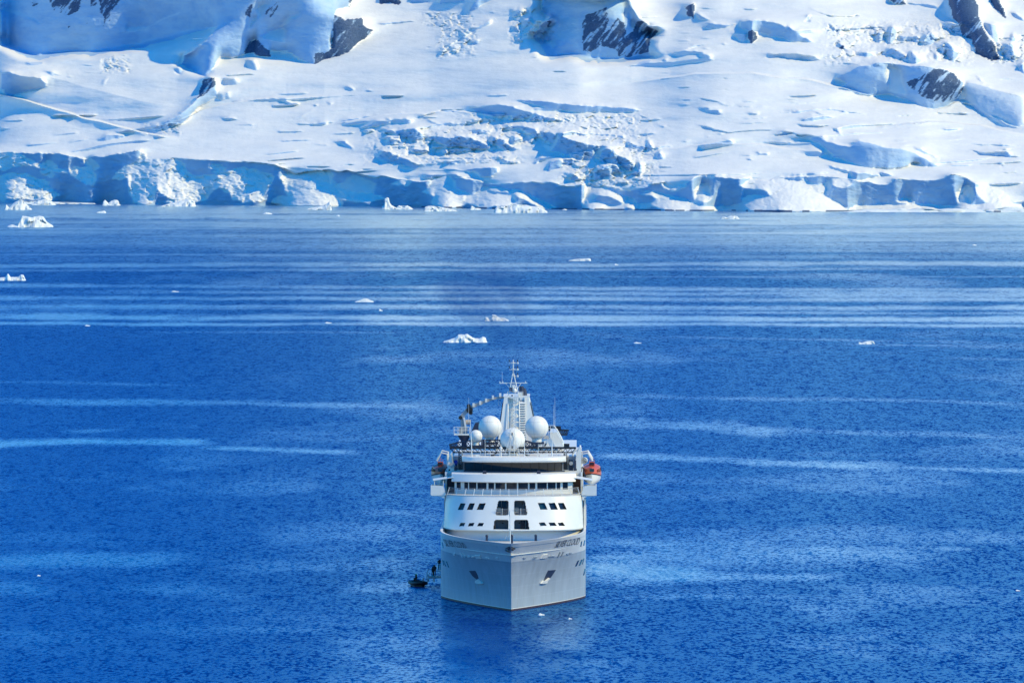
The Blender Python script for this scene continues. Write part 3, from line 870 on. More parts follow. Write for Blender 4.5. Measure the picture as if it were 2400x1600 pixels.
def copy_tree(o, parent=None):
    c = o.copy(); C.objects.link(c); c.parent = parent
    for ch in list(o.children):
        copy_tree(ch, c)
    return c

# a standing / seated figure grown from a jointed skeleton
def figure(name, label, loc, rz, pose='stand', coat='coat_dark', legs='coat_dark', hood=None, group=None, lean=0.0):
    if pose == 'stand':
        J = {'pel': (0, 0, .95), 'wst': (0, 0, 1.12), 'cst': (0, lean * .5, 1.36), 'nck': (0, lean, 1.52), 'hed': (0, lean * 1.2, 1.68),
             'hl': (-.11, 0, .92), 'kl': (-.13, -.03, .5), 'al': (-.14, .02, .09), 'tl': (-.15, -.14, .04),
             'hr': (.11, 0, .92), 'kr': (.13, -.05, .5), 'ar': (.14, .02, .09), 'tr': (.16, -.14, .04),
             'sl': (-.2, lean, 1.44), 'el': (-.27, lean * .5 + .02, 1.16), 'wl': (-.22, lean - .16, .98), 'fl': (-.2, lean - .24, .95),
             'sr': (.2, lean, 1.44), 'er': (.28, lean * .5 + .02, 1.16), 'wr': (.24, lean - .18, 1.0), 'fr': (.22, lean - .26, .98)}
    else:
        J = {'pel': (0, .05, .12), 'wst': (0, .03, .32), 'cst': (0, 0, .55), 'nck': (0, -.02, .72), 'hed': (0, -.04, .88),
             'hl': (-.11, .02, .12), 'kl': (-.17, -.40, .2), 'al': (-.18, -.45, -.2), 'tl': (-.18, -.6, -.24),
             'hr': (.11, .02, .12), 'kr': (.17, -.40, .2), 'ar': (.18, -.45, -.2), 'tr': (.18, -.6, -.24),
             'sl': (-.2, 0, .64), 'el': (-.28, -.1, .38), 'wl': (-.2, -.32, .3), 'fl': (-.16, -.4, .3),
             'sr': (.2, 0, .64), 'er': (.29, .1, .4), 'wr': (.3, .3, .34), 'fr': (.3, .38, .33)}
    R = dict(pel=.17, wst=.16, cst=.19, nck=.075, hed=.115, hl=.1, kl=.075, al=.055, tl=.05, hr=.1, kr=.075, ar=.055, tr=.05,
             sl=.085, el=.065, wl=.05, fl=.045, sr=.085, er=.065, wr=.05, fr=.045)
    E = ['pel wst', 'wst cst', 'cst nck', 'nck hed', 'pel hl', 'hl kl', 'kl al', 'al tl', 'pel hr', 'hr kr', 'kr ar', 'ar tr', 'cst sl', 'sl el', 'el wl', 'wl fl', 'cst sr', 'sr er', 'er wr', 'wr fr']
    names = list(J)
    me = bpy.data.meshes.new(name)
    me.from_pydata([J[k] for k in names], [tuple(names.index(t) for t in e.split()) for e in E], [])
    o = bpy.data.objects.new(name, me); C.objects.link(o)
    md = o.modifiers.new('skin', 'SKIN'); md.use_smooth_shade = True
    if not me.skin_vertices: 
        bm = bmesh.new(); bm.from_mesh(me); bm.verts.layers.skin.verify(); bm.to_mesh(me); bm.free()
    sv = me.skin_vertices[0].data
    for i, k in enumerate(names):
        sv[i].radius = (R[k], R[k] * .85); sv[i].use_root = (k == 'pel')
    o.modifiers.new('sub', 'SUBSURF').levels = 1
    dg = bpy.context.evaluated_depsgraph_get()
    out = bpy.data.meshes.new_from_object(o.evaluated_get(dg))
    bpy.data.objects.remove(o); bpy.data.meshes.remove(me)
    out.name = name
    hz = J['hed'][2]; wz = J['pel'][2]
    for m in (coat, legs, 'skin'): out.materials.append(MT[m])
    for p in out.polygons:
        z = p.center.z; fwd = p.center.y - J['hed'][1]
        hand = min((p.center - Vector(J[k])).length for k in ('fl', 'fr')) < .075
        if (z > hz - .06 and fwd < -.03) or hand: p.material_index = 2
        elif (pose == 'stand' and z < wz - .1) or (pose != 'stand' and (z < .24 and p.center.y < -.08)): p.material_index = 1
        else: p.material_index = 0
    o = link(name, out); o.location = loc; o.rotation_euler = (0, 0, rz)
    if hood:
        h = MB().lathe((0, J['nck'][1], J['nck'][2] - .04), [(.10, 0), (.135, .03), (.13, .09), (.10, .12)], 12).build('hood', MT[hood], o, True)
    return tag(o, label, 'person', group)
# ------------------------------------------------------------------ the cruise ship, bow towards the viewer
YB = water_Y(1431.0)
X0 = col_x(1198.5, 1431.0, YB)
YAW = -0.0085
ship = empty('cruise_ship', (X0, YB, 0), YAW)
tag(ship, 'white cruise ship with slate grey lower hull seen bow-on in the blue bay', 'ship')
cy_, sy_ = math.cos(-YAW), math.sin(-YAW)
def to_local(p):
    x, y = p[0] - X0, p[1] - YB
    return Vector((x * cy_ - y * sy_, x * sy_ + y * cy_, p[2]))
def sp(px, py, a):
    """ship point on the cross plane a metres aft of the stem that the photo shows at (px, py)"""
    Y = YB + a
    for _ in range(3):
        w = Vector((col_x(px, py, Y), Y, row_z(py, Y)))
        Y += a - to_local(w).y
    return to_local(w)
def u1(x, y, a): return sp(940 + x * 0.22959, 820 + y * 0.22959, a)
def u2(x, y, a): return sp(940 + x * 0.22959, 1100 + y * 0.22959, a)

# hull form
ZS = 10.25
def stem(z): return -7.0 * (max(0.0, min(z, 11)) / 10.0) ** 2.1
def half(a, z):
    t = max(0.0, min(z, 11)) / 10.0
    t = t ** 2.3
    a0 = stem(z); L = 34 + 5 * t; p = 1.32 + 0.75 * t
    s = (a - a0) / L
    if s <= 0: return 0.0
    if s >= 1:
        return 10.85 if a < 120 else 10.85 * (1 - 0.25 * ((a - 120) / 36) ** 2)
    b = 10.85 * (1 - (1 - s) ** p)
    return math.sqrt(b * (b + 2 * (0.06 + 0.6 * t * t) * math.exp(-b / 1.2)))
def hull_hit(px, py):
    """where the line of sight through (px, py) meets the hull"""
    lo = None
    for k in range(1200):
        a = -9 + k * 0.05
        q = sp_fast(px, py, a)
        if abs(q.x) <= half(q.y, q.z): return q
    return None
_o = to_local(Vector((0, 0, CAMZ)))
def sp_fast(px, py, a):
    v = (py - H / 2) / F
    d = Vector(((px - W / 2) / F, CP - v * SP, -SP - v * CP))
    dl = to_local(Vector((X0, YB, 0)) + d) 
    t = (a - _o.y) / dl.y
    return Vector((_o.x + dl.x * t, a, _o.z + dl.z * t))
def hull_norm(q):
    s = 1 if q.x >= 0 else -1
    e = 0.05
    dba = (half(q.y + e, q.z) - half(q.y - e, q.z)) / (2 * e)
    dbz = (half(q.y, q.z + e) - half(q.y, q.z - e)) / (2 * e)
    return Vector((s, -dba, -dbz)).normalized()

def hull_band(name, z0, z1, nz, m, out=0.0, thick=None):
    mb = MB()
    ss = [1 - (1 - i / 44) ** 1.25 for i in range(45)]
    rings = []
    for j in range(nz + 1):
        z = z0 + (z1 - z0) * j / nz
        a0 = stem(z); L = 34 + 5 * (max(0, z) / 10) ** 2.3
        A = [a0 + s * L for s in ss] + [60, 90, 120, 135, 150, 156]
        R = [(half(a, z) + out, a, z) for a in A]
        Lf = [(-half(a, z) - out, a, z) for a in A]
        Lf[0] = (0, A[0] - out, z); R[0] = (0, A[0] - out, z)
        rings.append(Lf[::-1] + R[1:])
    mb.loft(rings, cap=False, closed=False)
    if thick:                                    # an inner skin and a flat rail on top
        ins = []
        for r in rings:
            ins.append([(x - (thick if x > 0 else -thick) if abs(x) > thick else 0.0, y + (thick if abs(x) <= thick else 0.0), z) for x, y, z in r])
        mb.loft([rings[-1], ins[-1]], cap=False, closed=False)
        mb.loft(ins, cap=False, closed=False)
    return mb.build(name, m, ship, True, fix=True)
hull_band('underwater_hull', -2.5, -0.1, 3, MT['red'])
hull_band('boot_stripe', -0.1, 0.27, 2, MT['red'])
hull_band('waterline_stripe', 0.27, 0.36, 1, MT['white'], 0.012)
hull_band('lower_hull', 0.36, 7.35, 22, MT['hull_low'])
hull_band('upper_hull', 7.35, 9.7, 8, MT['hull_up'])
hull_band('bulwark', 9.7, ZS, 3, MT['white'], 0.05, 0.35)
# forward deck inside the bulwark, weather deck aft
dk = MB()
A = [-5.5 + i * 1.0 for i in range(42)]
pts = [(-max(0.05, half(a, 9.0) - 0.3), a, 8.55) for a in A] + [(max(0.05, half(a, 9.0) - 0.3), a, 8.55) for a in A[::-1]]
dk.prism(pts, (0, 0, -0.15)).build('foredeck', MT['white_deck'], ship)

def plate(mb, pts2, off=0.02, th=0.03):
    """a thin plate lying on the hull: outline given in zoom-2 pixels"""
    outer = []; inner = []
    for x, y in pts2:
        q = hull_hit(940 + x * 0.22959, 1100 + y * 0.22959)
        if q is None: return
        n = hull_norm(q)
        outer.append(q + n * (off + th)); inner.append(q + n * (off - 0.06))
    n = len(outer)
    mb.add(outer + inner, [tuple(range(n)), tuple(range(2 * n - 1, n - 1, -1))] + [(i, n + i, n + (i + 1) % n, (i + 1) % n) for i in range(n)])
def hull_part(name, pts2, m, off=0.02, th=0.03):
    mb = MB(); plate(mb, pts2, off, th)
    if mb.v: return mb.build(name, MT[m], ship)
# side windows of the hull, both bows
for x, y in ((1775, 985), (1812, 976), (1845, 966), (1868, 958)):
    hull_part('hull_window', [(x, y), (x + 17, y - 2), (x + 42, y - 62), (x + 26, y - 58)] if x < 1840 else [(x, y), (x + 8, y - 2), (x + 24, y - 62), (x + 16, y - 60)], 'glass')
for x, y in ((1828, 785), (1858, 775)):
    hull_part('hull_window', [(x, y), (x + 11, y - 2), (x + 20, y - 58), (x + 10, y - 56)], 'glass')
hull_part('side_port', [(1856, 1078), (1868, 1074), (1882, 1014), (1872, 1012)], 'glass')
for x, y in ((492, 998), (463, 990), (440, 978), (422, 968)):
    hull_part('hull_window', [(x, y), (x - 10, y - 4), (x - 36, y - 66), (x - 26, y - 66)] if x > 450 else [(x, y), (x - 6, y - 3), (x - 22, y - 58), (x - 15, y - 58)], 'glass')
for x, y in ((436, 800), (414, 790)):
    hull_part('hull_window', [(x, y), (x - 10, y - 3), (x - 22, y - 62), (x - 12, y - 62)], 'glass')
# mooring ports and fairleads along the knuckle
for p in ([(600, 850), (608, 848), (636, 893), (626, 894)], [(624, 848), (633, 847), (660, 892), (650, 894)]):
    hull_part('fairlead', p, 'white', 0.03, 0.08)
for p in ([(1597, 888), (1607, 887), (1628, 838), (1618, 838)], [(1628, 884), (1638, 882), (1662, 832), (1652, 832)]):
    hull_part('fairlead', p, 'grey', 0.03, 0.08)
def oval(cx, cy, rx, ry, n=10): return [(cx + rx * math.cos(2 * math.pi * k / n), cy + ry * math.sin(2 * math.pi * k / n)) for k in range(n)]
for c in ((694, 886, 16, 8), (733, 889, 16, 8), (545, 860, 12, 14), (980, 902, 16, 10)):
    hull_part('mooring_port', oval(*c), 'white', 0.03, 0.07)
for c in ((1518, 884, 15, 7), (1552, 881, 15, 7), (1258, 899, 14, 9), (1728, 850, 11, 9), (1700, 858, 14, 10)):
    hull_part('mooring_port', oval(*c), 'hull_low', 0.03, 0.05)
hull_part('shell_door', [(757, 870), (808, 872), (822, 908), (772, 906)], 'white', 0.03, 0.08)
hull_part('shell_door', [(1420, 905), (1472, 901), (1495, 862), (1448, 866)], 'white', 0.03, 0.08)
hull_part('shell_door', [(1335, 910), (1372, 906), (1390, 886), (1352, 888)], 'hull_low', 0.03, 0.05)
hull_part('shell_door', [(858, 892), (892, 893), (902, 908), (870, 908)], 'white', 0.03, 0.05)
# anchors over flat dark plates that paint the shade of their pockets
for pts, an, dark in (([(1500, 1028), (1580, 1022), (1538, 1085), (1502, 1132), (1452, 1134), (1475, 1078)], [(1415, 1158), (1440, 1128), (1462, 1132), (1500, 1100), (1508, 1106), (1478, 1140), (1480, 1150), (1440, 1160)], 'navy'),
                 ([(695, 1032), (758, 1030), (782, 1075), (792, 1112), (770, 1118), (728, 1082)], [(770, 1128), (792, 1118), (800, 1124), (828, 1134), (846, 1160), (812, 1162), (772, 1152)], 'navy')):
    pk = hull_part('anchor_pocket_shade', pts, dark, 0.01, 0.02)
    mb = MB(); plate(mb, an, 0.10, 0.18)
    if mb.v: mb.build('anchor', MT['white'], ship)
# bow crest
cr = MB()
def stroke(mb, pts, w):
    for (x0, y0), (x1, y1) in zip(pts[:-1], pts[1:]):
        L = math.hypot(x1 - x0, y1 - y0); nx, ny = -(y1 - y0) / L * w / 2, (x1 - x0) / L * w / 2
        plate(mb, [(x0 + nx, y0 + ny), (x1 + nx, y1 + ny), (x1 - nx, y1 - ny), (x0 - nx, y0 - ny)], 0.06, 0.05)
stroke(cr, [(1068, 805), (1094, 790), (1112, 786)], 7); stroke(cr, [(1128, 786), (1163, 802)], 7)
stroke(cr, [(1163, 803), (1140, 812), (1127, 808)], 6); stroke(cr, [(1112, 800), (1090, 808), (1112, 818)], 6); stroke(cr, [(1127, 822), (1146, 814)], 6)
stroke(cr, [(1066, 818), (1090, 830), (1112, 836)], 7)
cr.build('bow_crest', MT['letter'], ship)
# the name on both bows
def lettering(text, quad):
    cu = bpy.data.curves.new('t', 'FONT'); cu.body = text; cu.resolution_u = 2; cu.space_character = 0.95
    o = bpy.data.objects.new('t', cu); C.objects.link(o)
    me = bpy.data.meshes.new_from_object(o.evaluated_get(bpy.context.evaluated_depsgraph_get()))
    bpy.data.objects.remove(o)
    vs = [v.co.copy() for v in me.vertices]; fs = [tuple(p.vertices) for p in me.polygons]
    bpy.data.meshes.remove(me)
    xs = [v.x for v in vs]; ys = [v.y for v in vs]
    (tlx, tly), (trx, try_), (brx, bry), (blx, bly) = quad
    out = []
    for v in vs:
        s = (v.x - min(xs)) / (max(xs) - min(xs)); t = (v.y - min(ys)) / (max(ys) - min(ys))
        x = (blx * (1 - s) + brx * s) * (1 - t) + (tlx * (1 - s) + trx * s) * t
        y = (bly * (1 - s) + bry * s) * (1 - t) + (tly * (1 - s) + try_ * s) * t
        q = hull_hit(940 + x * 0.22959, 1100 + y * 0.22959)
        out.append(q + hull_norm(q) * 0.05)
    MB().add(out, fs).build('name_lettering', MT['letter'], ship, fix=False)
lettering('SILVER CLOUD', ((1603, 728), (1833, 690), (1808, 762), (1562, 794)))
lettering('SILVER CLOUD', ((430, 706), (640, 744), (680, 800), (462, 780)))
# jackstaff with stays
js = MB(); b0 = u2(1116, 716, -3.5); t0 = u2(1111, 405, -3.5)
js.tube([b0 - Vector((0, 0, 1.2)), t0], 0.09, 8, 0.05)
js.tube([t0 - Vector((0, 0, 2.8)), b0 + Vector((-0.8, 1.5, 0))], 0.025, 4); js.tube([t0 - Vector((0, 0, 2.8)), b0 + Vector((0.7, 1.5, 0))], 0.025, 4)
js.tube([t0 - Vector((0, 0, .3)), t0 - Vector((0, 0, 1.0))], 0.12, 8)
js.build('jackstaff', MT['white'], ship)
for x in (875, 1375, 1130):
    p = u2(x, 695, 3.0)
    MB().box(p.x - .18, p.x + .18, 2.8, 3.2, 8.5, p.z + .25).add([], []).lathe((p.x, 3.0, p.z + .2), [(.2, 0), (.22, .1), (.16, .28)], 8).build('floodlight', MT['navy'], ship)

# ---- deckhouse: curved white front, two decks
def fa(x, k=10.5, base=30.5): 
    t = abs(x) / k
    return base + 3.0 * t ** 2 + 4.5 * t ** 9
ZH0, ZH1 = 10.2, 15.12
def rake(z): return 0.42 * (z - ZH0)
def curved_wall(xw, z0, z1, thick, base, k=10.5, nz=6, nx=48, rk=rake, narrow=0.0):
    mb = MB()
    rings = []
    for j in range(nz + 1):
        z = z0 + (z1 - z0) * j / nz
        w = xw - narrow * (z - z0)
        X = [w * math.sin(math.pi / 2 * (-1 + 2 * i / nx)) for i in range(nx + 1)]
        outer = [(x, fa(x, k, base) + rk(z), z) for x in X]
        inner = [(x * (1 - thick / w * .6), fa(x, k, base) + rk(z) + thick, z) for x in X][::-1]
        rings.append(outer + inner)
    mb.loft(rings)
    return mb
WINS = []
for x0, x1 in ((590, 655), (683, 750), (783, 860)):
    WINS.append([(x0 + 18, 343), (x1 + 4, 343), (x1 - 22, 410), (x0 - 12, 410)])
for x0, x1 in ((1400, 1472), (1508, 1578), (1604, 1668)):
    WINS.append([(x0 - 4, 340), (x1 - 8, 338), (x1 + 24, 406), (x0 + 22, 408)])
for x0, x1 in ((600, 655), (690, 748), (785, 845)):
    WINS.append([(x0 + 8, 543), (x1 + 2, 543), (x1 - 14, 577), (x0 - 8, 577)])
for x0, x1 in ((1408, 1468), (1508, 1570), (1600, 1655)):
    WINS.append([(x0 - 2, 540), (x1 - 4, 538), (x1 + 20, 572), (x0 + 14, 574)])
DOORS = [[(1005, 314), (1085, 314), (1097, 326), (1097, 452), (1085, 466), (976, 466), (966, 454), (990, 326)],
         [(1168, 314), (1252, 314), (1266, 326), (1288, 452), (1278, 465), (1166, 465), (1156, 452), (1156, 326)],
         [(965, 512), (1085, 512), (1097, 524), (1097, 610), (942, 610), (952, 524)],
         [(1168, 512), (1286, 512), (1298, 524), (1309, 610), (1156, 610), (1156, 524)]]
def on_front(x, y):
    a = 31.0
    for _ in range(5):
        q = u2(x, y, a); a = fa(q.x) + rake(q.z)
    return u2(x, y, a)
# the front as a sheet with the openings left out, each opening lined by its own jambs
NXF, NZF = 420, 110
fxs = [10.5 * math.sin(math.pi / 2 * (-1 + 2 * i / NXF)) for i in range(NXF + 1)]
fzs = [ZH0 + (ZH1 - ZH0) * j / NZF for j in range(NZF + 1)]
FX, FZ = np.meshgrid(np.array(fxs), np.array(fzs))
FX = FX * (1 - 0.005 * (FZ - ZH0))
FY = 30.5 + 3.0 * (np.abs(FX) / 10.5) ** 2 + 4.5 * (np.abs(FX) / 10.5) ** 9 + 0.42 * (FZ - ZH0)
cxm = (FX[:-1, :-1] + FX[1:, 1:]) / 2; czm = (FZ[:-1, :-1] + FZ[1:, 1:]) / 2
hole = np.zeros(cxm.shape, bool)
OPEN = []
for P in WINS + DOORS:
    q = [on_front(*p) for p in P]
    OPEN.append(q)
    hole |= inpoly(cxm, czm, [(p.x, p.z) for p in q])
idx = np.arange(FX.size).reshape(FX.shape)
quads = np.stack([idx[:-1, :-1], idx[:-1, 1:], idx[1:, 1:], idx[1:, :-1]], -1)[~hole]
me = bpy.data.meshes.new('deckhouse_front')
me.from_pydata(np.stack([FX, FY, FZ], -1).reshape(-1, 3).tolist(), [], quads.tolist())
me.polygons.foreach_set('use_smooth', [True] * len(me.polygons))
front = link('deckhouse_front', me, MT['white'], ship)
for q in OPEN:
    n = len(q); jm = MB()
    c = sum(q, Vector()) / n
    o_ = [c + (p - c) * 1.02 for p in q]
    o_ = [Vector((p.x, fa(p.x) + rake(p.z) - .012, max(p.z, ZH0))) for p in o_]
    i_ = [p + Vector((0, .5 if n == 4 else 1.5, 0)) for p in o_]
    l_ = [Vector((p.x, fa(p.x) + rake(p.z) - .012, max(p.z, ZH0))) for p in [c + (p - c) * 1.10 for p in q]]
    jm.add(o_ + i_, [(i, n + i, n + (i + 1) % n, (i + 1) % n) for i in range(n)])
    jm.build('window_reveal', MT['white'], front, fix=False)
for i, P in enumerate(WINS):
    q = [on_front(*p) for p in P]
    c = sum(q, Vector()) / 4
    q = [c + (p - c) * 1.12 for p in q]
    MB().prism([(p.x, fa(p.x) + rake(p.z) + 0.33, p.z) for p in q], (0, 0.06, 0)).build('window', MT['glass' if i % 3 else 'glass_teal'], ship)
for k, P in enumerate(DOORS):
    q = [on_front(*p) for p in P]
    x0 = min(p.x for p in q); x1 = max(p.x for p in q); z0 = min(p.z for p in q); z1 = max(p.z for p in q)
    af = fa((x0 + x1) / 2) + rake(z0) + 0.5
    z0 = max(z0, ZH0 + 0.02)
    bay = MB()
    af_ = af; af = af + .42 * (z1 - z0) + .1
    bay.box(x0 - .3, x1 + .3, af + 1.9, af + 2.0, z0 - .1, z1 + .2)
    bay.box(x0 - .4, x0 - .3, af + .1, af + 2.0, z0 - .1, z1 + .2); bay.box(x1 + .3, x1 + .4, af + .1, af + 2.0, z0 - .1, z1 + .2)
    bay.box(x0 - .4, x1 + .4, af + .1, af + 2.0, z1 + .2, z1 + .3); bay.box(x0 - .4, x1 + .4, af + .1, af + 2.0, z0 - .2, z0 - .1)
    bo = bay.build('balcony', MT['cabin'], ship)
    gx0, gx1 = [(x0 + .1, x1 - .35), (x1 - .5, x1 + .2), (x0 - .2, x0 + .3), (x0 + .9, x1 + .2)][k]
    MB().box(gx0, gx1, af + 1.8, af + 1.88, z0 - .08, z1 - .1).build('balcony_door', MT['glass'], bo)
    if k in (0, 3):
        MB().box((gx0 + gx1) / 2 - .03, (gx0 + gx1) / 2 + .03, af + 1.74, af + 1.8, z0 - .08, z1 - .1).build('door_frame', MT['grey'], bo)
    if k != 0: MB().lathe(((x0 + x1) / 2 + .25 * (1 if k != 3 else -1.6), af + 1.82, z1 - .6), [(.02, -.1), (.12, -.05), (.12, .05), (.02, .1)], 8).build('wall_lamp', MT['black'], bo)
    af = af_
    if k < 2:
        rl = MB()
        for j in range(5): rl.tube([(x0 - .1, af - .3, z0 + .12 + j * .2), (x1 + .1, af - .3, z0 + .12 + j * .2)], .022, 5)
        rl.build('railing', MT['grey'], bo)
        xm = (x0 + x1) / 2
        MB().tube([(xm, af - .32, z0), (xm, af - .32, z0 + 1.05)], .035, 6).build('rail_post', MT['white'], bo)
        ch = empty('balcony_chair', (0, 0, 0))
        cxx = x0 + (.45 if k == 0 else .35)
        # seat, back and legs
        MB().box(cxx - .32, cxx + .32, af + .9, af + 1.45, z0 + .32, z0 + .42).build('seat', MT['beige'], ch)
        MB().prism([(cxx - .32, af + 1.42, z0 + .4), (cxx + .32, af + 1.42, z0 + .4), (cxx + .30, af + 1.6, z0 + 1.05), (cxx - .30, af + 1.6, z0 + 1.05)], (0, .06, .02)).build('backrest', MT['beige'], ch)
        for sx in (-.28, .28):
            for sy in (.95, 1.4):
                MB().box(cxx + sx - .025, cxx + sx + .025, af + sy - .025, af + sy + .025, z0 - .08, z0 + .32).build('leg', MT['grey'], ch)
        ch.location = (X0, YB, 0); ch.rotation_euler = (0, 0, YAW)
        tag(ch, 'pale chair on the left upper balcony of the ship front' if k == 0 else 'pale chair on the right upper balcony of the ship front', 'chair', 'balcony chairs')
# recessed bulkhead under the deckhouse and the body behind
curved_wall(10.3, 8.4, ZH0 - .02, 0.3, 31.9, nz=2, rk=lambda z: 0).build('forward_bulkhead', MT['white'], ship, True)
X = [10.35 * math.sin(math.pi / 2 * (-1 + 2 * i / 40)) for i in range(41)]
MB().prism([(x, fa(x) + .12, ZH0 - .004) for x in X] + [(10.35, 45, ZH0 - .004), (-10.35, 45, ZH0 - .004)], (0, 0, -0.12)).build('deckhouse_floor', MT['white'], ship)
MB().box(-10.45, 10.45, 39.5, 150, ZH0 - 0.3, ZH1 - .02).build('superstructure', MT['white'], ship)
for s in (1, -1):
    for (x, y, w) in (((1800, 330, 14), (1848, 520, 8)) if s > 0 else ((448, 335, 14), (412, 525, 8))):
        p = u2(x, y, 38.5)
        zz = p.z
        MB().prism([(s * 10.44, 40.2 + .9 * w / 14, zz - .9), (s * 10.44, 41.2 + .9 * w / 14, zz - .9), (s * 10.44, 41.0, zz + .3), (s * 10.44, 40.0, zz + .3)], (s * .05, 0, 0)).build('side_window', MT['glass'], ship)

# ---- bridge deck with wings
X = [10.5 * math.sin(math.pi / 2 * (-1 + 2 * i / 48)) for i in range(49)]
r1 = rake(ZH1)
pts = [(x * .985, fa(x) + r1 - .02, ZH1) for x in X] + [(12.45, 39.0, ZH1), (12.45, 43.5, ZH1), (-12.45, 43.5, ZH1), (-12.45, 39.0, ZH1)]
MB().prism(pts, (0, 0, 0.14)).build('bridge_deck', MT['white_deck'], ship)
for s in (1, -1):
    inn = [(10.15, 15.1), (10.55, 16.38), (10.8, 16.5), (12.45, 16.58), (12.5, 15.25), (12.3, 15.0)]
    wb = MB().prism([(s * x, 38.6, z) for x, z in inn], (0, .16, 0))
    wb.box(min(s * 12.34, s * 12.5), max(s * 12.34, s * 12.5), 38.76, 43.4, 15.02, 16.55)
    wb.box(min(s * 10.6, s * 12.34), max(s * 10.6, s * 12.34), 43.24, 43.4, 15.02, 16.5)
    wg = wb.build('bridge_wing', MT['white'], ship)
    MB().prism([(s * 10.3, 38.7, 14.2), (s * 10.46, 38.7, 14.6), (s * 11.1, 38.7, 14.9), (s * 12.3, 38.7, 15.0), (s * 10.3, 38.7, 15.08)], (0, 4.6, 0)).build('wing_bracket', MT['white'], wg)
    # sun canopy over the wing
    if s > 0: quad = [(1705, 1286), (1800, 1280), (1955, 1304), (1838, 1330)]
    else: quad = [(322, 1327), (415, 1288), (556, 1284), (432, 1336)]
    zc = 17.35
    q = [u1(x, y, 41.0) for x, y in quad]
    far = 43.2; near = 39.2
    if s > 0: cp = [(q[0].x, near, 17.75), (q[1].x - .6, far, 17.8), (q[2].x, far, 17.3), (q[2].x - .1, near, 17.22)]
    else: cp = [(q[2].x, near, 17.75), (q[2].x + .2, far, 17.8), (q[0].x, far, 17.3), (q[0].x + .1, near, 17.22)]
    cn = MB().prism(cp, (0, 0, 0.07)).build('wing_canopy', MT['white'], ship, fix=True)
    for xx, yy in ((q[2].x - .3 if s > 0 else q[0].x + .3, 39.3), (q[2].x - .3 if s > 0 else q[0].x + .3, 43.0), (q[3].x, 39.3)):
        MB().tube([(xx, yy, 16.4 if abs(xx) > 10.7 else 15.2), (xx, yy, 17.28)], .05, 6).build('canopy_post', MT['white'], cn)
    MB().box(min(s * 8.9, s * 10.1), max(s * 8.9, s * 10.1), 45.0, 45.2, 15.2, 17.3).build('bridge_wing_door', MT['wood' if s > 0 else 'navy'], ship)
    MB().box(min(s * 10.1, s * 10.4), max(s * 10.1, s * 10.4), 44.0, 60, 15.1, 18.3).build('side_bulkhead', MT['white'], ship)
MB().box(-10.3, 10.3, 45.2, 120, 15.1, 18.3).build('bridge_deckhouse', MT['white'], ship)
# front railing
rail_x = [-9.95 + i * 19.9 / 15 for i in range(16)]
def rail_pt(x, h): return Vector((x * (1 - 0.03 * h), fa(x) + r1 + .15 + .30 * h, ZH1 + .14 + h))
rg = None
mb = MB()
xs = [-10.1 + i * 20.2 / 60 for i in range(61)]
for h in (1.0,): mb.tube([rail_pt(x, h) for x in xs], .04, 6)
for h in (.2, .4, .6, .8): mb.tube([rail_pt(x, h) for x in xs], .022, 4)
rg = mb.build('bridge_railing', MT['grey'], ship)
for x in rail_x:
    MB().beam(rail_pt(x, -.05), rail_pt(x, 1.02), .085, .085).build('rail_post', MT['white'], rg)
# wheelhouse windows between mullions
def wa(x): return 37.2 + 2.6 * (abs(x) / 9.0) ** 2.2
def ribbon(z0, z1, x0, x1, fn, off, th, rk=0.0, n=14):
    mb = MB()
    X = [x0 + (x1 - x0) * i / n for i in range(n + 1)]
    o0 = [(x, fn(x) + off, z0) for x in X]; o1 = [(x, fn(x) + off + rk, z1) for x in X]
    i0 = [(x, fn(x) + off + th, z0) for x in X][::-1]; i1 = [(x, fn(x) + off + th + rk, z1) for x in X][::-1]
    return mb.loft([o0 + i0, o1 + i1])
wh = ribbon(15.2, 15.95, -8.9, 8.9, wa, 0.0, .2, 0.0, 40).build('wheelhouse', MT['white'], ship, True)
WX_ = [(566, 608), (645, 684), (694, 768), (780, 872), (892, 950), (964, 1062), (1077, 1182), (1197, 1296), (1311, 1370), (1391, 1488), (1498, 1577), (1588, 1625), (1650, 1702)]
edges = []
for xa, xb in WX_:
    a = [u1(x, 1380, 38).x for x in (xa, xb)]
    edges.append(a)
    ribbon(15.93, 17.3, a[0], a[1], wa, .06, .04, -.12, 4).build('bridge_window', MT['glass'], wh, True)
for i in range(len(edges) + 1):
    xl = edges[i - 1][1] if i else -8.9
    xr = edges[i][0] if i < len(edges) else 8.9
    if xr - xl > .05: ribbon(15.95, 17.3, xl, xr, wa, 0.0, .2, -.12, 3).build('window_mullion', MT['white'], wh, True)
# eyebrow above the bridge windows
def ea(x): return 36.2 + 2.9 * (abs(x) / 9.2) ** 2.2
mb = MB(); n = 40
Xe = [-9.35 + 18.7 * i / n for i in range(n + 1)]
o = []
prof = [(0.25, 17.05), (0.0, 17.15), (0.55, 18.25), (0.75, 18.33), (8.0, 18.33), (8.0, 17.1)]
mb.loft([[(x, ea(x) + d, z) for d, z in prof] for x in Xe])
mb.build('bridge_roof', MT['white'], ship, True)
for x in (852, 1405):
    p = u1(x, 1248, 38.5)
    MB().box(p.x - .3, p.x + .3, 38.2, 38.6, 18.33, 18.42).add(*([(p.x - .28, 38.15, 18.42), (p.x + .28, 38.15, 18.42), (p.x + .28, 38.5, 18.42), (p.x - .28, 38.5, 18.42), (p.x - .22, 38.0, 18.75), (p.x + .22, 38.0, 18.75), (p.x + .22, 38.45, 18.8), (p.x - .22, 38.45, 18.8)],
        [(0, 3, 2, 1), (4, 5, 6, 7), (0, 1, 5, 4), (1, 2, 6, 5), (2, 3, 7, 6), (3, 0, 4, 7)])).build('floodlight', MT['navy'], ship)
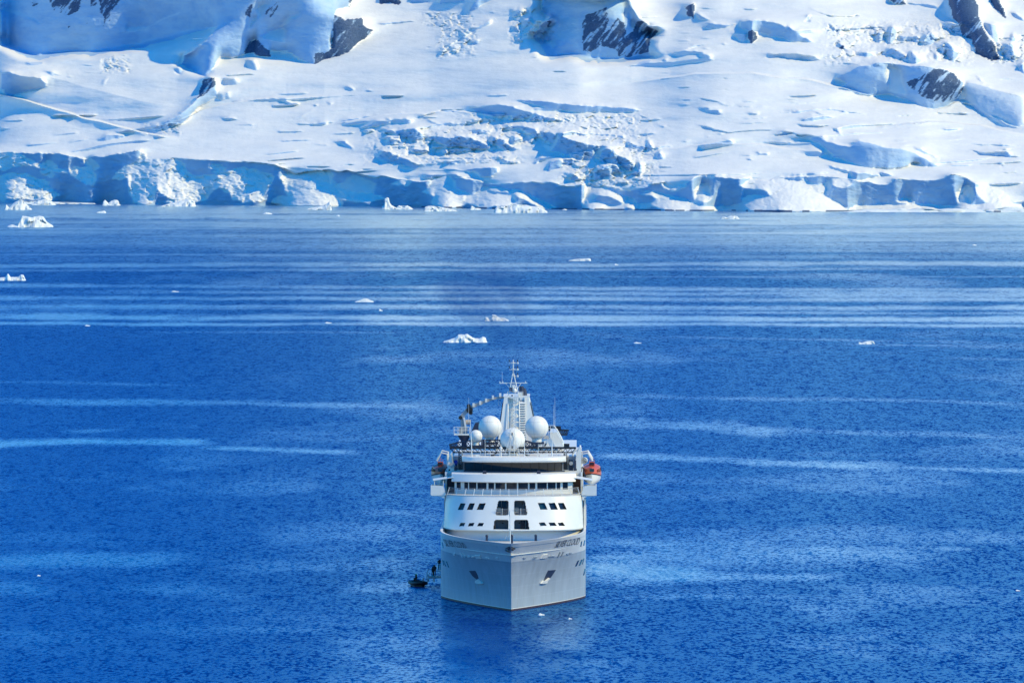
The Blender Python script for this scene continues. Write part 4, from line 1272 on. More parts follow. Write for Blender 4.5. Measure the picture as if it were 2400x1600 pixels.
# observation lounge: dark curved glazing
def la(x): return 42.5 + 2.4 * (abs(x) / 7.6) ** 2
lg = ribbon(18.33, 18.52, -7.6, 7.7, la, 0, .2, 0, 30).build('observation_lounge', MT['navy'], ship, True)
px_ = [650, 745, 830, 920, 1030, 1128, 1230, 1322, 1412, 1500, 1570, 1640]
pe = [u1(x, 1190, 43.5).x for x in px_]
for xa, xb in zip(pe[:-1], pe[1:]):
    ribbon(18.52, 19.95, xa + .04, xb - .04, la, .02, .04, -.5, 4).build('window_pane', MT['glass'], lg, True)
for x in pe:
    ribbon(18.5, 19.95, x - .05, x + .05, la, -.03, .14, -.5, 1).build('window_mullion', MT['black'], lg)
MB().box(-7.4, 7.5, 46, 47, 18.4, 19.9).build('lounge_interior', MT['cabin'], lg)
# lounge roof: thick white visor
def ra(x): return 40.6 + 1.7 * (abs(x) / 7.8) ** 2 + 1.2 * (abs(x) / 7.8) ** 10
prof = [(0.9, 19.85), (0.15, 19.95), (0.0, 20.15), (0.18, 20.62), (0.4, 20.7), (24, 20.7), (24, 19.9)]
n = 44
Xe = [-7.85 + 15.75 * i / n for i in range(n + 1)]
MB().loft([[(x, ra(x) + d, z) for d, z in prof] for x in Xe]).build('lounge_roof', MT['white'], ship, True)
# decks behind and the side screens
MB().box(-9.2, 9.4, 52, 110, 18.3, 20.4).build('upper_deckhouse', MT['white'], ship)
MB().box(-10.2, 10.2, 46, 130, 18.3, 18.4).build('boat_deck', MT['white_deck'], ship)
for pts in ([(468, 1290), (476, 1150), (492, 1075), (512, 1060), (528, 1150), (545, 1200), (560, 1290)], [(1745, 1290), (1762, 1190), (1780, 1150), (1792, 1050), (1826, 992), (1838, 1000), (1838, 1290)]):
    q = [u1(x, y, 47) for x, y in pts]
    MB().prism([(p.x, 47, max(p.z, 16.8)) for p in q], (0, 9, 0)).build('side_screen', MT['white'], ship)
p = u1(493, 1236, 46.9); MB().box(p.x - .12, p.x + .12, 46.95, 47.02, p.z - .35, p.z + .3).build('screen_port', MT['black'], ship)
p = u1(1784, 1230, 46.9); MB().box(p.x - .14, p.x + .14, 46.95, 47.02, p.z - .35, p.z + .3).build('screen_port', MT['black'], ship)
for x, y, r in ((522, 1172, .42), (1735, 1155, .3)):
    p = u1(x, y, 46.6)
    MB().add([(p.x + r * math.cos(t * .5236), 46.6, p.z + r * math.sin(t * .5236)) for t in range(12)] + [(p.x + r * .9 * math.cos(t * .5236), 46.9, p.z + r * .9 * math.sin(t * .5236)) for t in range(12)],
        [tuple(range(12)), tuple(range(23, 11, -1))] + [(i, 12 + i, 12 + (i + 1) % 12, (i + 1) % 12) for i in range(12)]).build('searchlight', MT['grey'], ship)
# whip of the white curved davit on the right
p = u1(1790, 1060, 47.5)
MB().tube([(p.x + .55 * math.cos(t), 47.3, p.z - .3 + .9 * math.sin(t)) for t in [math.pi * k / 10 for k in range(11)]] , .16, 8).build('davit_arch', MT['white'], ship)
# ------------------------------------------------------------------ top of the ship: trusses, domes, mast, funnel, crane
def truss(name, pts_top, pts_bot, a, depth, w, m, zig=True, every=1):
    mb = MB()
    T = [u1(x, y, a) for x, y in pts_top]; B = [u1(x, y, a) for x, y in pts_bot]
    for d in (0, depth):
        D = Vector((0, d, 0))
        for q0, q1 in zip(T[:-1], T[1:]): mb.beam(q0 + D, q1 + D, w * 1.5)
        for q0, q1 in zip(B[:-1], B[1:]): mb.beam(q0 + D, q1 + D, w * 1.3)
        for i in range(len(T)):
            if zig:
                if i + 1 < len(T):
                    mb.beam(T[i] + D, (B[i] + B[i + 1]) / 2 + D, w * .7); mb.beam((B[i] + B[i + 1]) / 2 + D, T[i + 1] + D, w * .7)
            else:
                mb.beam(T[i] + D, B[i] + D, w)
                if i + 1 < len(T):
                    mb.beam(T[i] + D, B[i + 1] + D, w * .7); mb.beam(B[i] + D, T[i + 1] + D, w * .7)
    for i in range(0, len(T)):
        mb.beam(T[i], T[i] + Vector((0, depth, 0)), w * .7)
    return mb.build(name, m, ship)
n = 26
g1 = truss('gantry_truss', [(497 + (1785 - 497) * i / n, 1003) for i in range(n + 1)], [(525 + (1762 - 525) * i / n, 1046) for i in range(n + 1)], 46.5, 1.2, .10, MT['black'])
mb = MB(); p = u1(497, 996, 46.3); q = u1(1785, 996, 46.3); mb.beam(p, q, .26, .2); mb.build('gantry_beam', MT['black'], g1)
for x0, x1, y1 in ((590, 625, 1235), (1664, 1690, 1170)):
    mb = MB()
    for x in (x0, x1):
        mb.beam(u1(x, 1040, 46.6), u1(x, y1, 46.6), .14)
    for k in range(8):
        ya = 1045 + (y1 - 1050) * k / 8; mb.beam(u1(x0, ya, 46.6), u1(x1, ya + (y1 - 1050) / 8, 46.6), .08)
        mb.beam(u1(x1, ya, 46.6), u1(x0, ya + (y1 - 1050) / 8, 46.6), .08)
    mb.build('gantry_leg', MT['black'], g1)
tops = [(492, 966), (535, 955), (575, 946), (620, 936), (665, 929), (710, 924), (760, 921), (820, 920)]
truss('arched_truss', tops, [(500, 985)] + [(x, 987) for x, y in tops[1:]], 50.5, .8, .12, MT['navy'], zig=False)
truss('arched_truss', [(860, 919), (905, 918), (960, 918), (1010, 920)], [(860, 988), (905, 988), (960, 988), (1010, 988)], 50.5, .8, .12, MT['navy'], zig=False)
p = u1(840, 955, 50.3); MB().box(p.x - .2, p.x + .2, 50.2, 51.2, p.z - .6, p.z + .65).build('truss_post', MT['navy'], ship)
truss('arched_truss', [(1265, 928), (1310, 936), (1355, 950), (1395, 966)], [(1265, 986), (1310, 986), (1355, 986), (1390, 984)], 50.5, .8, .12, MT['navy'], zig=False)
p = u1(500, 992, 50.4); q = u1(1400, 992, 50.4); MB().beam(p, q, .22, .3).build('track_beam', MT['navy'], ship)
p = u1(1690, 972, 49); MB().box(p.x - .42, p.x + .42, 48.7, 49.5, p.z - .22, p.z + .24).build('equipment_box', MT['black'], ship)
for x, y in ((885, 1048), (1340, 1050)):
    MB().tube([u1(x + 90 * (1 if x < 1000 else -1), y, 45.2), u1(x + 60 * (1 if x < 1000 else -1), y + 22, 45.2), u1(x + 30 * (1 if x < 1000 else -1), y + 26, 45.2)], .12, 6).build('stowed_cover', MT['black'], ship)

# radomes
def radome(cx, cy, r, a, base):
    c = u1(cx, cy, a); R = (u1(cx + r, cy, a) - c).x
    prof = []
    for k in range(4, 33):
        t = math.pi * k / 32
        prof.append((R * math.sin(t) if k < 32 else 0.01, -R * math.cos(t)))
    o = MB().lathe(c, prof, 40).build('radome', MT['radome'], ship, True)
    z0 = -R * math.cos(math.pi * 4 / 32)
    sm_ = MB()
    for m_ in range(6):
        ph = math.pi * (m_ + .25) / 6 * 2
        sm_.tube([c + Vector((1.002 * R * math.sin(t) * math.cos(ph), 1.002 * R * math.sin(t) * math.sin(ph), -1.002 * R * math.cos(t))) for t in [math.pi * k / 24 for k in range(4, 23)]], .012, 4)
    for t in (math.pi * .32, math.pi * .66):
        sm_.tube([c + Vector((1.002 * R * math.sin(t) * math.cos(2 * math.pi * k / 30), 1.002 * R * math.sin(t) * math.sin(2 * math.pi * k / 30), -1.002 * R * math.cos(t))) for k in range(31)], .012, 4)
    sm_.build('panel_seam', MT['grey'], o)
    MB().lathe(c, [(R * .42, z0 - base), (R * .42, z0 - .05), (R * .5, z0), (R * .45, z0 + .06)], 24).build('pedestal', MT['white'], o, True)
    return o
radome(1138, 920, 127, 47.5, .5)
radome(909, 788, 119, 54, 1.1)
radome(1385, 790, 119, 54, 1.1)
radome(764, 880, 66, 50.2, .5)
# platform that carries the domes
for x0, x1, y, a in ((840, 985, 918, 54), (1320, 1460, 918, 54), (700, 830, 950, 50.2)):
    p = u1(x0, y, a); q = u1(x1, y, a)
    MB().box(p.x, q.x, a - (1.3 if a > 52 else .7), a + (1.3 if a > 52 else .7), p.z - .55, p.z - .3).build('dome_platform', MT['navy'], ship)
    mb = MB()
    for xx in (p.x + .2, q.x - .2):
        for yy in (a - .6, a + .6): mb.beam((xx, yy, 20.4), (xx, yy, p.z - .5), .14)
    mb.build('platform_legs', MT['grey'], ship)

# signal mast
MA = 57.0
mast = MB()
bx0, bx1 = u1(1092, 900, MA).x, u1(1212, 900, MA).x
tx0, tx1 = u1(1093, 480, MA).x, u1(1205, 480, MA).x
zb = 20.6; zt = u1(1145, 482, MA).z
zz0 = [zb + (zt - zb) * k / 9 for k in range(10)]
def leg(sx, sy, z):
    t = (z - zb) / (zt - zb)
    x = (bx0 + (tx0 - bx0) * t) if sx < 0 else (bx1 + (tx1 - bx1) * t)
    return Vector((x, MA + sy * (.9 - .15 * t), z))
lat = MB()
for sx in (-1, 1):
    for sy in (-1, 1): lat.tube([leg(sx, sy, zb), leg(sx, sy, zt)], .085, 6)
for k in range(9):
    a0, a1 = zz0[k], zz0[k + 1]
    for sy in (-1, 1):
        lat.tube([leg(-1, sy, a1), leg(1, sy, a1)], .05, 5)
        lat.tube([leg(-1, sy, a0), leg(1, sy, a1)] if k % 2 else [leg(1, sy, a0), leg(-1, sy, a1)], .035, 4)
    for sx in (-1, 1): lat.tube([leg(sx, -1, a1), leg(sx, 1, a1)], .05, 5)
mo = lat.build('lattice_mast', MT['white'], ship, True)
p = u1(1122, 700, MA); MB().box(p.x - .34, p.x + .32, MA - .2, MA + .5, zb, zt - .2).build('mast_trunk', MT['white'], mo)
ld = MB(); lx = u1(1165, 700, MA).x
for s in (-.16, .16): ld.tube([(lx + s, MA - .95, zb), (lx + s, MA - .8, zt)], .03, 4)
for k in range(26):
    z = zb + (zt - zb) * k / 26; ld.tube([(lx - .16, MA - .95 + .15 * k / 26, z), (lx + .16, MA - .95 + .15 * k / 26, z)], .02, 4)
ld.build('ladder', MT['white'], mo)
pl = MB(); pa = u1(1086, 482, MA).x; pb = u1(1245, 482, MA).x
pl.box(pa, pb, MA - 1.2, MA + 1.2, zt - .05, zt + .06)
for x in (pa, (pa + pb) / 2, pb):
    pl.tube([(x, MA - 1.2, zt), (x, MA - 1.2, zt + .9)], .03, 4)
for h in (.45, .9): pl.tube([(pa, MA - 1.2, zt + h), (pb, MA - 1.2, zt + h)], .025, 4)
pl.build('mast_platform', MT['white'], mo)
z1 = u1(1145, 240, MA).z; xm = u1(1145, 240, MA).x
up = MB()
for sx in (tx0, tx1):
    for sy in (-.7, .7): up.tube([(sx, MA + sy, zt), (xm + (sx - xm) * .08, MA + sy * .1, z1)], .075, 6)
zy = u1(1145, 338, MA).z
for f in (.33, .62):
    z = zt + (z1 - zt) * f; w = (1 - f)
    up.tube([(xm + (tx0 - xm) * w, MA - .7 * w, z), (xm + (tx1 - xm) * w, MA - .7 * w, z)], .05, 5)
up.build('mast_tripod', MT['white'], mo)
yd = MB(); ya = u1(1005, 338, MA).x; yb = u1(1287, 336, MA).x
yd.beam((ya, MA, zy), (yb, MA, zy + .03), .12, .16)
for x in (ya + .05, yb - .25, ya + .5): yd.tube([(x, MA, zy), (x, MA, zy + .3)], .06, 5)
yd.tube([(ya + .9, MA, zy), (xm - .55, MA, zy - .75)], .05, 5); yd.tube([(yb - .9, MA, zy), (xm + .65, MA, zy - .8)], .05, 5)
yd.build('signal_yard', MT['white'], mo)
ztop = u1(1145, 98, MA).z
MB().tube([(xm, MA, z1 - .3), (xm, MA, ztop)], .10, 8, .05).build('topmast', MT['white'], mo, True)
for y in (135, 200, 268):
    z = u1(1145, y, MA).z; xa = u1(1105 if y < 250 else 1135, y, MA).x; xb = u1(1190, y, MA).x
    c = MB().beam((xa, MA, z), (xb, MA, z), .07)
    c.tube([(xm + .3 * math.cos(t), MA + .3 * math.sin(t), z + .1) for t in [2 * math.pi * k / 12 for k in range(13)]], .04, 5)
    c.lathe((xb, MA, z - .15), [(.05, 0), (.13, .06), (.13, .28), (.05, .34)], 8)
    cc = c.build('crossarm', MT['white'], mo)
    for x in ((xa, xb) if y < 250 else (xb,)):
        MB().lathe((x, MA, z + .2), [(.06, 0), (.08, .05), (.08, .3), (.05, .34)], 8).build('navigation_light', MT['black'], cc)
p = u1(1146, 375, MA); MB().lathe(p, [(.12, -.45), (.34, -.35), (.36, 0), (.28, .22), (.14, .34), (.02, .38)], 16).build('radar_dome', MT['radome'], mo, True)
p = u1(1158, 415, MA - .5); MB().lathe(p, [(.3, -.3), (.36, -.1), (.36, .1), (.26, .28), (.02, .36)], 16).build('radar_dome', MT['radome'], mo, True)
for x, y, h in ((1112, 400, .6), (1128, 405, .7), (1133, 465, .3)):
    p = u1(x, y, MA - .8); MB().box(p.x - .09, p.x + .09, MA - .9, MA - .7, p.z - h / 2, p.z + h / 2).build('radar_unit', MT['navy'], mo)
p = u1(1222, 455, MA); MB().box(p.x - .3, p.x + .25, MA - .3, MA + .4, p.z - .45, p.z + .35).build('mast_cabinet', MT['white'], mo)
# whip aerials and light poles along the front of the upper deck
for x, y0, y1, a, r in ((724, 1090, 730, 44.5, .10), (690, 740, 485, 60, .03), (1570, 790, 480, 60, .03), (1558, 770, 560, 60, .03), (1032, 330, 220, MA, .03), (858, 1090, 900, 44.5, .045), (1020, 1090, 1000, 44, .11), (1260, 1090, 940, 44, .09),
                        (1400, 1090, 985, 44, .06), (1540, 1090, 930, 44.5, .13), (1112, 1060, 800, 45, .03), (1157, 1060, 780, 45, .04), (1170, 330, 80, MA, .03)):
    MB().tube([u1(x, y0, a), u1(x + (-18 if x == 724 else 0), y1, a)], r, 6, r * .45).build('aerial', MT['white' if x != 1170 else 'black'], ship)
p = u1(1019, 998, 44); MB().lathe(p, [(.1, -.2), (.24, -.1), (.24, .05), (.12, .16), (.02, .18)], 12).build('light_dome', MT['radome'], ship, True)
# low rail on the visor
rl = MB()
for h in (.45, .9): rl.tube([(x, ra(x) + .7, 20.7 + h) for x in Xe], .025, 4)
rl_o = rl.build('roof_railing', MT['white'], ship)
for i in range(0, 45, 4):
    x = Xe[i]; MB().tube([(x, ra(x) + .7, 20.65), (x, ra(x) + .7, 21.62)], .035, 5).build('rail_post', MT['white'], rl_o)
for x in (780, 1480, 1440):
    p = u1(x, 1082, 43.5); MB().box(p.x - .3, p.x + .3, 43.3, 43.8, 20.7, 20.98).build('vent_box', MT['white'], ship)
p = u1(1105, 850, 45); 
fr = MB()
for xa in (1060, 1215): fr.tube([u1(1135, 790, 45.6), u1(xa, 1075, 45.0)], .035, 5)
for xa in (1112, 1157): fr.tube([u1(xa, 1075, 45.2), u1(xa, 790, 45.8)], .04, 5)
fr.build('forestay_frame', MT['white'], ship)
for y in (855, 992):
    p = u1(1134, y, 45.1); MB().box(p.x - .08, p.x + .08, 45.0, 45.2, p.z - .2, p.z + .2).build('stay_lamp', MT['black'], ship)

# funnel
FA = 70.0
ft = [u1(1052, 482, FA), u1(1302, 478, FA)]; fb = [u1(985, 960, FA), u1(1405, 960, FA)]
zt_ = ft[0].z; zb_ = 20.3
def fx(side, z, d=0.0):
    t = (z - fb[0].z) / (zt_ - fb[0].z)
    return (fb[side].x + (ft[side].x - fb[side].x) * t) * (1 - .0 * d)
ring = lambda z: [(fx(0, z), FA + .9 * (z - zb_) * .12, z), (fx(1, z), FA + .9 * (z - zb_) * .12, z), (fx(1, z), FA + 12 - .9 * (z - zb_) * .1, z), (fx(0, z), FA + 12 - .9 * (z - zb_) * .1, z)]
fo = MB().loft([ring(zb_), ring((zb_ + zt_) / 2), ring(zt_)]).build('funnel', MT['white'], ship)
MB().box(ft[0].x - .15, ft[1].x + .15, FA + .9, FA + 11.2, zt_, zt_ + .14).build('funnel_cap', MT['white'], fo)
for sd, s in ((0, -1), (1, 1)):
    MB().prism([(fx(sd, zb_) + s * .02, FA + .3, zb_), (fx(sd, zt_ - 1) + s * .02, FA + 1.2, zt_ - 1), (fx(sd, zt_ - 1) + s * .02, FA + 9, zt_ - 1), (fx(sd, zb_) + s * .02, FA + 9, zb_)], (s * .12, 0, 0)).build('funnel_side_panel', MT['navy'], fo)
fy = lambda z: FA + .9 * (z - zb_) * .12
xl, xr = u1(1206, 700, FA).x, u1(1268, 700, FA).x
MB().add([(xl, fy(21.8) - .02, 21.8), (xr, fy(21.8) - .02, 21.8), (xr - .1, fy(zt_ - .4) - .02, zt_ - .4), (xl, fy(zt_ - .4) - .02, zt_ - .4)] + [(xl, fy(21.8) + .3, 21.8), (xr, fy(21.8) + .3, 21.8), (xr - .1, fy(zt_ - .4) + .3, zt_ - .4), (xl, fy(zt_ - .4) + .3, zt_ - .4)],
    [(0, 1, 2, 3), (7, 6, 5, 4), (0, 4, 5, 1), (1, 5, 6, 2), (2, 6, 7, 3), (3, 7, 4, 0)]).build('louvre_panel', MT['grey'], fo)
for k in range(17):
    z = 21.9 + (zt_ - 22.5) * k / 17
    MB().prism([(xl - .05, fy(z) - .34, z - .02), (xr + .05, fy(z) - .34, z - .02), (xr + .05, fy(z) - .05, z + .22), (xl - .05, fy(z) - .05, z + .22)], (0, .04, -.07)).build('louvre_slat', MT['white'], fo)
x_ = u1(1280, 700, FA).x
MB().beam((x_, fy(21.5) - .08, 21.5), (u1(1262, 490, FA).x, fy(zt_) - .08, zt_), .16, .2).build('funnel_rib', MT['white'], fo)
x_ = u1(1075, 700, FA).x
MB().beam((u1(1066, 900, FA).x, fy(22) - .1, 21.8), (u1(1092, 560, FA).x, fy(zt_) - .1, zt_ - .9), .2, .25).build('funnel_rib', MT['white'], fo)
for x, y, r in ((1228, 372, .42), (1252, 392, .34), (1268, 410, .2)):
    p = u1(x, y, FA + 4)
    MB().tube([(p.x + .15, FA + 4, zt_ - .2), (p.x, FA + 4.2, p.z), ], r, 12, r * .92).build('exhaust_pipe', MT['navy'], fo, True)

# knuckle-boom crane on the port quarter of the picture
CA = 74.0
cr_ = MB()
pa_, pb_ = u1(542, 850, CA), u1(700, 850, CA)
deck_z = pa_.z
cb = MB().box(pa_.x, pb_.x, CA - 1.2, CA + 1.2, deck_z - .25, deck_z).build('crane', MT['white'], ship)
rl = MB()
for h in (.5, 1.0): rl.tube([(pa_.x, CA - 1.2, deck_z + h), (pb_.x, CA - 1.2, deck_z + h)], .035, 4); rl.tube([(pa_.x, CA - 1.2, deck_z + h), (pa_.x, CA + 1.2, deck_z + h)], .035, 4)
for k in range(5): x = pa_.x + (pb_.x - pa_.x) * k / 4; rl.tube([(x, CA - 1.2, deck_z), (x, CA - 1.2, deck_z + 1.0)], .04, 4)
rl.build('crane_railing', MT['white'], cb)
p = u1(645, 900, CA); MB().lathe((p.x, CA, 0), [(.35, 18.4), (.4, p.z - .6), (1.0, deck_z - .4), (1.0, deck_z - .25)], 14).build('crane_pedestal', MT['navy'], cb, True)
p0 = u1(640, 840, CA); MB().box(p0.x - .7, p0.x + .6, CA - .6, CA + .6, deck_z, deck_z + .9).build('crane_base', MT['grey'], cb)
p = u1(632, 790, CA); q = u1(625, 672, CA)
MB().beam((p.x, CA, deck_z + .8), q, .62, .7).build('crane_column', MT['grey'], cb)
MB().beam(u1(660, 790, CA - .4), u1(642, 690, CA - .4), .26).build('crane_ram', MT['white'], cb)
B = [u1(622, 676, CA), u1(690, 598, CA)]
MB().beam(B[0], B[1], .62, .6).build('crane_jib', MT['grey'], cb)
bp_ = [u1(680, 606, CA), u1(740, 570, CA), u1(810, 545, CA), u1(870, 520, CA), u1(940, 496, CA), u1(1000, 486, CA), u1(1065, 482, CA)]
for i in range(6):
    MB().beam(bp_[i], bp_[i + 1], .52 - .04 * i, .5).build('boom_section', MT['grey'], cb)
for i, (x, y) in enumerate(((740, 562), (808, 540), (868, 515), (938, 484), (1012, 460))):
    c = u1(x, y, CA); MB().box(c.x - .16, c.x + .16, CA - .4, CA + .4, c.z - .28, c.z + .3).build('hose_clamp', MT['white'], cb)
for x, y, r in ((700, 612, .5), (690, 570, .3), (712, 640, .3), (606, 690, .3)):
    c = u1(x, y, CA - .2)
    MB().tube([(c.x, CA - .5, c.z), (c.x, CA + .5, c.z)], r, 12).build('crane_joint', MT['black'], cb)
c = u1(682, 735, CA); MB().tube([(c.x - .35, CA, c.z), (c.x + .45, CA, c.z)], .36, 12).build('winch_drum', MT['beige'], cb)
mb = MB()
for x in (994, 1012): mb.tube([u1(x, 485, CA), u1(x, 575, CA)], .02, 4)
mb.build('hoist_rope', MT['white'], cb)
q = [u1(x, y, 66) for x, y in ((718, 830), (758, 745), (800, 740), (812, 840))]
MB().prism(q, (0, 3, 0)).build('stair_cover', MT['navy'], ship)
# housing on the other side with gantry behind
q = [u1(x, y, 62) for x, y in ((1400, 990), (1432, 938), (1512, 905), (1520, 840), (1590, 838), (1640, 930), (1662, 995))]
hs_ = MB().prism(q, (0, 14, 0)).build('deck_housing', MT['white'], ship)
MB().tube([u1(1560, 770, 61.5), u1(1600, 830, 61.5), u1(1655, 945, 61.5)], .1, 6).build('handrail', MT['white'], hs_)
mb = MB()
for x in (1502, 1525, 1552): mb.tube([u1(x, 900, 61.6), u1(x, 770, 61.6)], .04, 5)
for y in (770, 800, 840): mb.tube([u1(1502, y, 61.6), u1(1560, y, 61.6)], .04, 5)
mb.build('stair_rail', MT['white'], hs_)
p = u1(1474, 968, 61.8); MB().prism([(p.x - .2, 61.85, p.z - .2), (p.x + .02, 61.85, p.z - .2), (p.x + .2, 61.85, p.z + .25), (p.x, 61.85, p.z + .25)], (0, .1, 0)).build('housing_window', MT['black'], hs_)
p = u1(1480, 890, 58); MB().prism([(p.x - .5, 57.5, p.z - .25), (p.x + .5, 57.5, p.z - .25), (p.x + .35, 57.9, p.z + .25), (p.x - .1, 57.9, p.z + .3)], (0, 1, 0)).build('equipment_cover', MT['grey'], ship)
g2 = truss('aft_gantry', [(1590 + 20 * i, 820) for i in range(7)], [(1605 + 15.5 * i, 866) for i in range(7)], 84, 1.5, .13, MT['black'])
p = u1(1540, 800, 80); MB().box(p.x - .7, p.x + 1.4, 80, 82, p.z - .3, p.z + .3).build('winch_house', MT['black'], ship)
p = u1(1608, 785, 80); MB().prism([(p.x - .4, 80, p.z - .1), (p.x + .3, 80, p.z - .15), (p.x - .3, 80, p.z + .2)], (0, 1, 0)).build('winch_cover', MT['black'], ship)
# fittings on the side decks
for x, y, w, h, m, a in ((1672, 1180, .4, .6, 'black', 46.9), (1700, 1120, .2, .5, 'beige', 47.6), (1735, 1140, .28, .5, 'navy', 47.4), (1775, 1145, .18, .4, 'navy', 46.9), (600, 1190, .25, .7, 'navy', 46.9), (560, 1215, .3, .35, 'navy', 47.0)):
    p = u1(x, y, a); MB().box(p.x - w, p.x + w, a, a + .8, 18.4, p.z + h * .6).build('deck_locker', MT[m], ship)
mb = MB()
for h in (.5, 1.0): mb.tube([u1(1625, 1240 - h * 16, 45.5), u1(1710, 1240 - h * 16, 45.5)], .03, 4); mb.tube([u1(570, 1240 - h * 16, 45.5), u1(650, 1240 - h * 16, 45.5)], .03, 4)
mb.build('side_railing', MT['white'], ship)
# davits and the lifeboats
def lifeboat(s, label):
    lb = empty('lifeboat', (0, 0, 0))
    cx = 11.8 if s > 0 else -11.35; a0, a1 = 57.0, 67.0; zb0 = 15.8
    def sec(t, kind):
        # cross-section at t along the boat, narrow at both ends
        w = 1.35 * (1 - abs(2 * t - 1) ** 2.6) ** .6 + .05
        y = a0 + (a1 - a0) * t
        sh = .45 * abs(2 * t - 1) ** 2
        if kind == 'hull': P = [(-1, 1.2 + sh), (-.97, .8), (-.85, .38), (-.45, .08), (0, 0 + sh * .8), (.45, .08), (.85, .38), (.97, .8), (1, 1.2 + sh)]
        else: P = [(-1.02, 1.15 + sh), (-1.03, 1.9 + sh * .5), (-.88, 2.65), (-.45, 2.95), (0, 3.02), (.45, 2.95), (.88, 2.65), (1.03, 1.9 + sh * .5), (1.02, 1.15 + sh)]
        k = 1 if kind == 'hull' else (1 - .35 * abs(2 * t - 1) ** 2)
        return [(cx + x * w, y, zb0 + (z if kind == 'hull' else 1.15 + sh + (z - 1.15 - sh) * k)) for x, z in P]
    T = [i / 14 for i in range(15)]
    MB().loft([sec(t, 'hull') for t in T]).build('hull', MT['white'], lb, True)
    MB().loft([sec(t, 'top') for t in T]).build('canopy', MT['orange'], lb, True)
    mb = MB()
    for sd in (0, 8): mb.tube([sec(t, 'hull')[sd] for t in T], .08, 6)
    mb.build('fender', MT['black'], lb)
    cb_ = [(-.55, 2.9), (-.5, 3.4), (.5, 3.4), (.55, 2.9)]
    hatch = MB().prism([(cx + x * .8, a0 + 1.9, zb0 + z) for x, z in cb_], (0, 1.9, 0)).build('helm_cover', MT['orange'], lb)
    MB().prism([(cx + x * .62, a0 + 1.86, zb0 + z) for x, z in [(-.55, 3.0), (-.5, 3.3), (.5, 3.3), (.55, 3.0)]], (0, .05, 0)).build('window', MT['glass'], hatch)
    for t in (.12, .2, .32, .45, .58):
        q = sec(t, 'top')
        for sd in (1, 7):
            P0, P1 = Vector(q[sd]), Vector(q[sd + (1 if sd == 1 else -1)])
            y = P0.y; sg = -1 if sd == 1 else 1
            MB().prism([(P0.x + sg * .03, y - .3, P0.z + .02), (P0.x + sg * .03, y + .3, P0.z + .02), (P1.x + sg * .04, y + .3, P1.z - .12), (P1.x + sg * .04, y - .3, P1.z - .12)], (sg * .04, 0, 0)).build('window', MT['glass_teal'], lb)
    q = sec(.0, 'top')
    MB().box(cx - .35, cx + .35, a0 - .02, a0 + .12, zb0 + 2.0, zb0 + 2.45).build('window', MT['glass_teal'], lb)
    mb = MB(); mb.tube([(cx - .4, a0 + 2, zb0 + 3.4), (cx - .4, a0 + 2, zb0 + 3.75), (cx + .4, a0 + 2, zb0 + 3.75), (cx + .4, a0 + 2, zb0 + 3.4)], .03, 4); mb.tube([(cx, a0 + 2.2, zb0 + 3.4), (cx, a0 + 2.2, zb0 + 4.1)], .025, 4)
    mb.build('grab_rail', MT['orange'], lb)
    lb.location = (X0, YB, 0); lb.rotation_euler = (0, 0, YAW)
    tag(lb, label, 'lifeboat', 'lifeboats hung on the ship')
    for a in (a0 + 1.2, a1 - 1.2):
        MB().tube([(s * 10.2, a, 18.4), (s * 10.3, a, 20.4), (s * 11.2, a, 21.2 - .6), (s * 11.9, a, 19.4)], .16, 8).build('davit', MT['white'], ship, True)
    MB().beam((s * 10.3, a0 + .6, 18.5), (s * 11.0, a0 - .2, 16.6), .18).build('boat_cradle', MT['navy'], ship)
lifeboat(1, 'sunlit orange lifeboat with white bottom on the right side of the ship')
lifeboat(-1, 'shaded dark red lifeboat hanging on the left side of the ship')
p = u1(1866, 1130, 60); 
MB().tube([(10.75, 55, 19.6), (10.75, 56.4, 19.6)], .42, 12).build('liferaft_canister', MT['radome'], ship, True)
p = u1(1866, 1130, 55.5); MB().tube([(p.x, 55.0, p.z), (p.x, 57.2, p.z)], .5, 12).build('liferaft_canister', MT['grey'], ship, True)
# fender pipes down the right side
for x in (1870, 1884):
    MB().tube([u2(x, 290, 43), u2(x + 2, 570, 43)], .08, 6).build('side_pipe', MT['white'], ship)

# ---- boarding platform over the side and the inflatable boat
def u8(x, y, a): return sp(940 + x / 13.06, 1280 + y / 13.06, a)
PA = 66.0
pf = MB(); l, r = u8(868, 905, PA), u8(1260, 905, PA); zf = u8(1000, 900, PA).z; zl = u8(1000, 960, PA).z
plat = MB().box(l.x, r.x + .6, PA - 1.2, PA + 1.6, zl, zf).build('boarding_platform', MT['grey'], ship)
for x in (985, 1018):
    MB().tube([u8(x, 955, PA), u8(x, 1085, PA)], .06, 6).build('platform_strut', MT['white'], plat)
st = MB()
a_, b_ = u8(800, 1010, PA), u8(880, 690, PA)
st.tube([u8(795, 1080, PA), u8(792, 820, PA), u8(835, 700, PA), u8(885, 680, PA)], .06, 6); st.tube([u8(850, 1060, PA), u8(845, 860, PA), u8(885, 790, PA)], .06, 6)
for k in range(5): st.tube([u8(795, 860 + 45 * k, PA), u8(848, 880 + 40 * k, PA)], .05, 5)
st.tube([u8(870, 910, PA), u8(820, 1090, PA)], .07, 6)
st.build('boarding_ladder', MT['grey'], plat)
up_ = MB(); l2, r2 = u8(1112, 740, PA + 1), u8(1240, 740, PA + 1)
up_.box(l2.x, r2.x + .5, PA + .6, PA + 2.4, l2.z - .08, l2.z + .08); up_.build('upper_landing', MT['white'], plat)
up_ = MB()
for x in (1130, 1168, 1210): up_.tube([u8(x, 735, PA + .6), u8(x, 540, PA + .6)], .035, 5)
for y in (540, 610): up_.tube([u8(1125, y, PA + .6), u8(1215, y, PA + .6)], .03, 5)
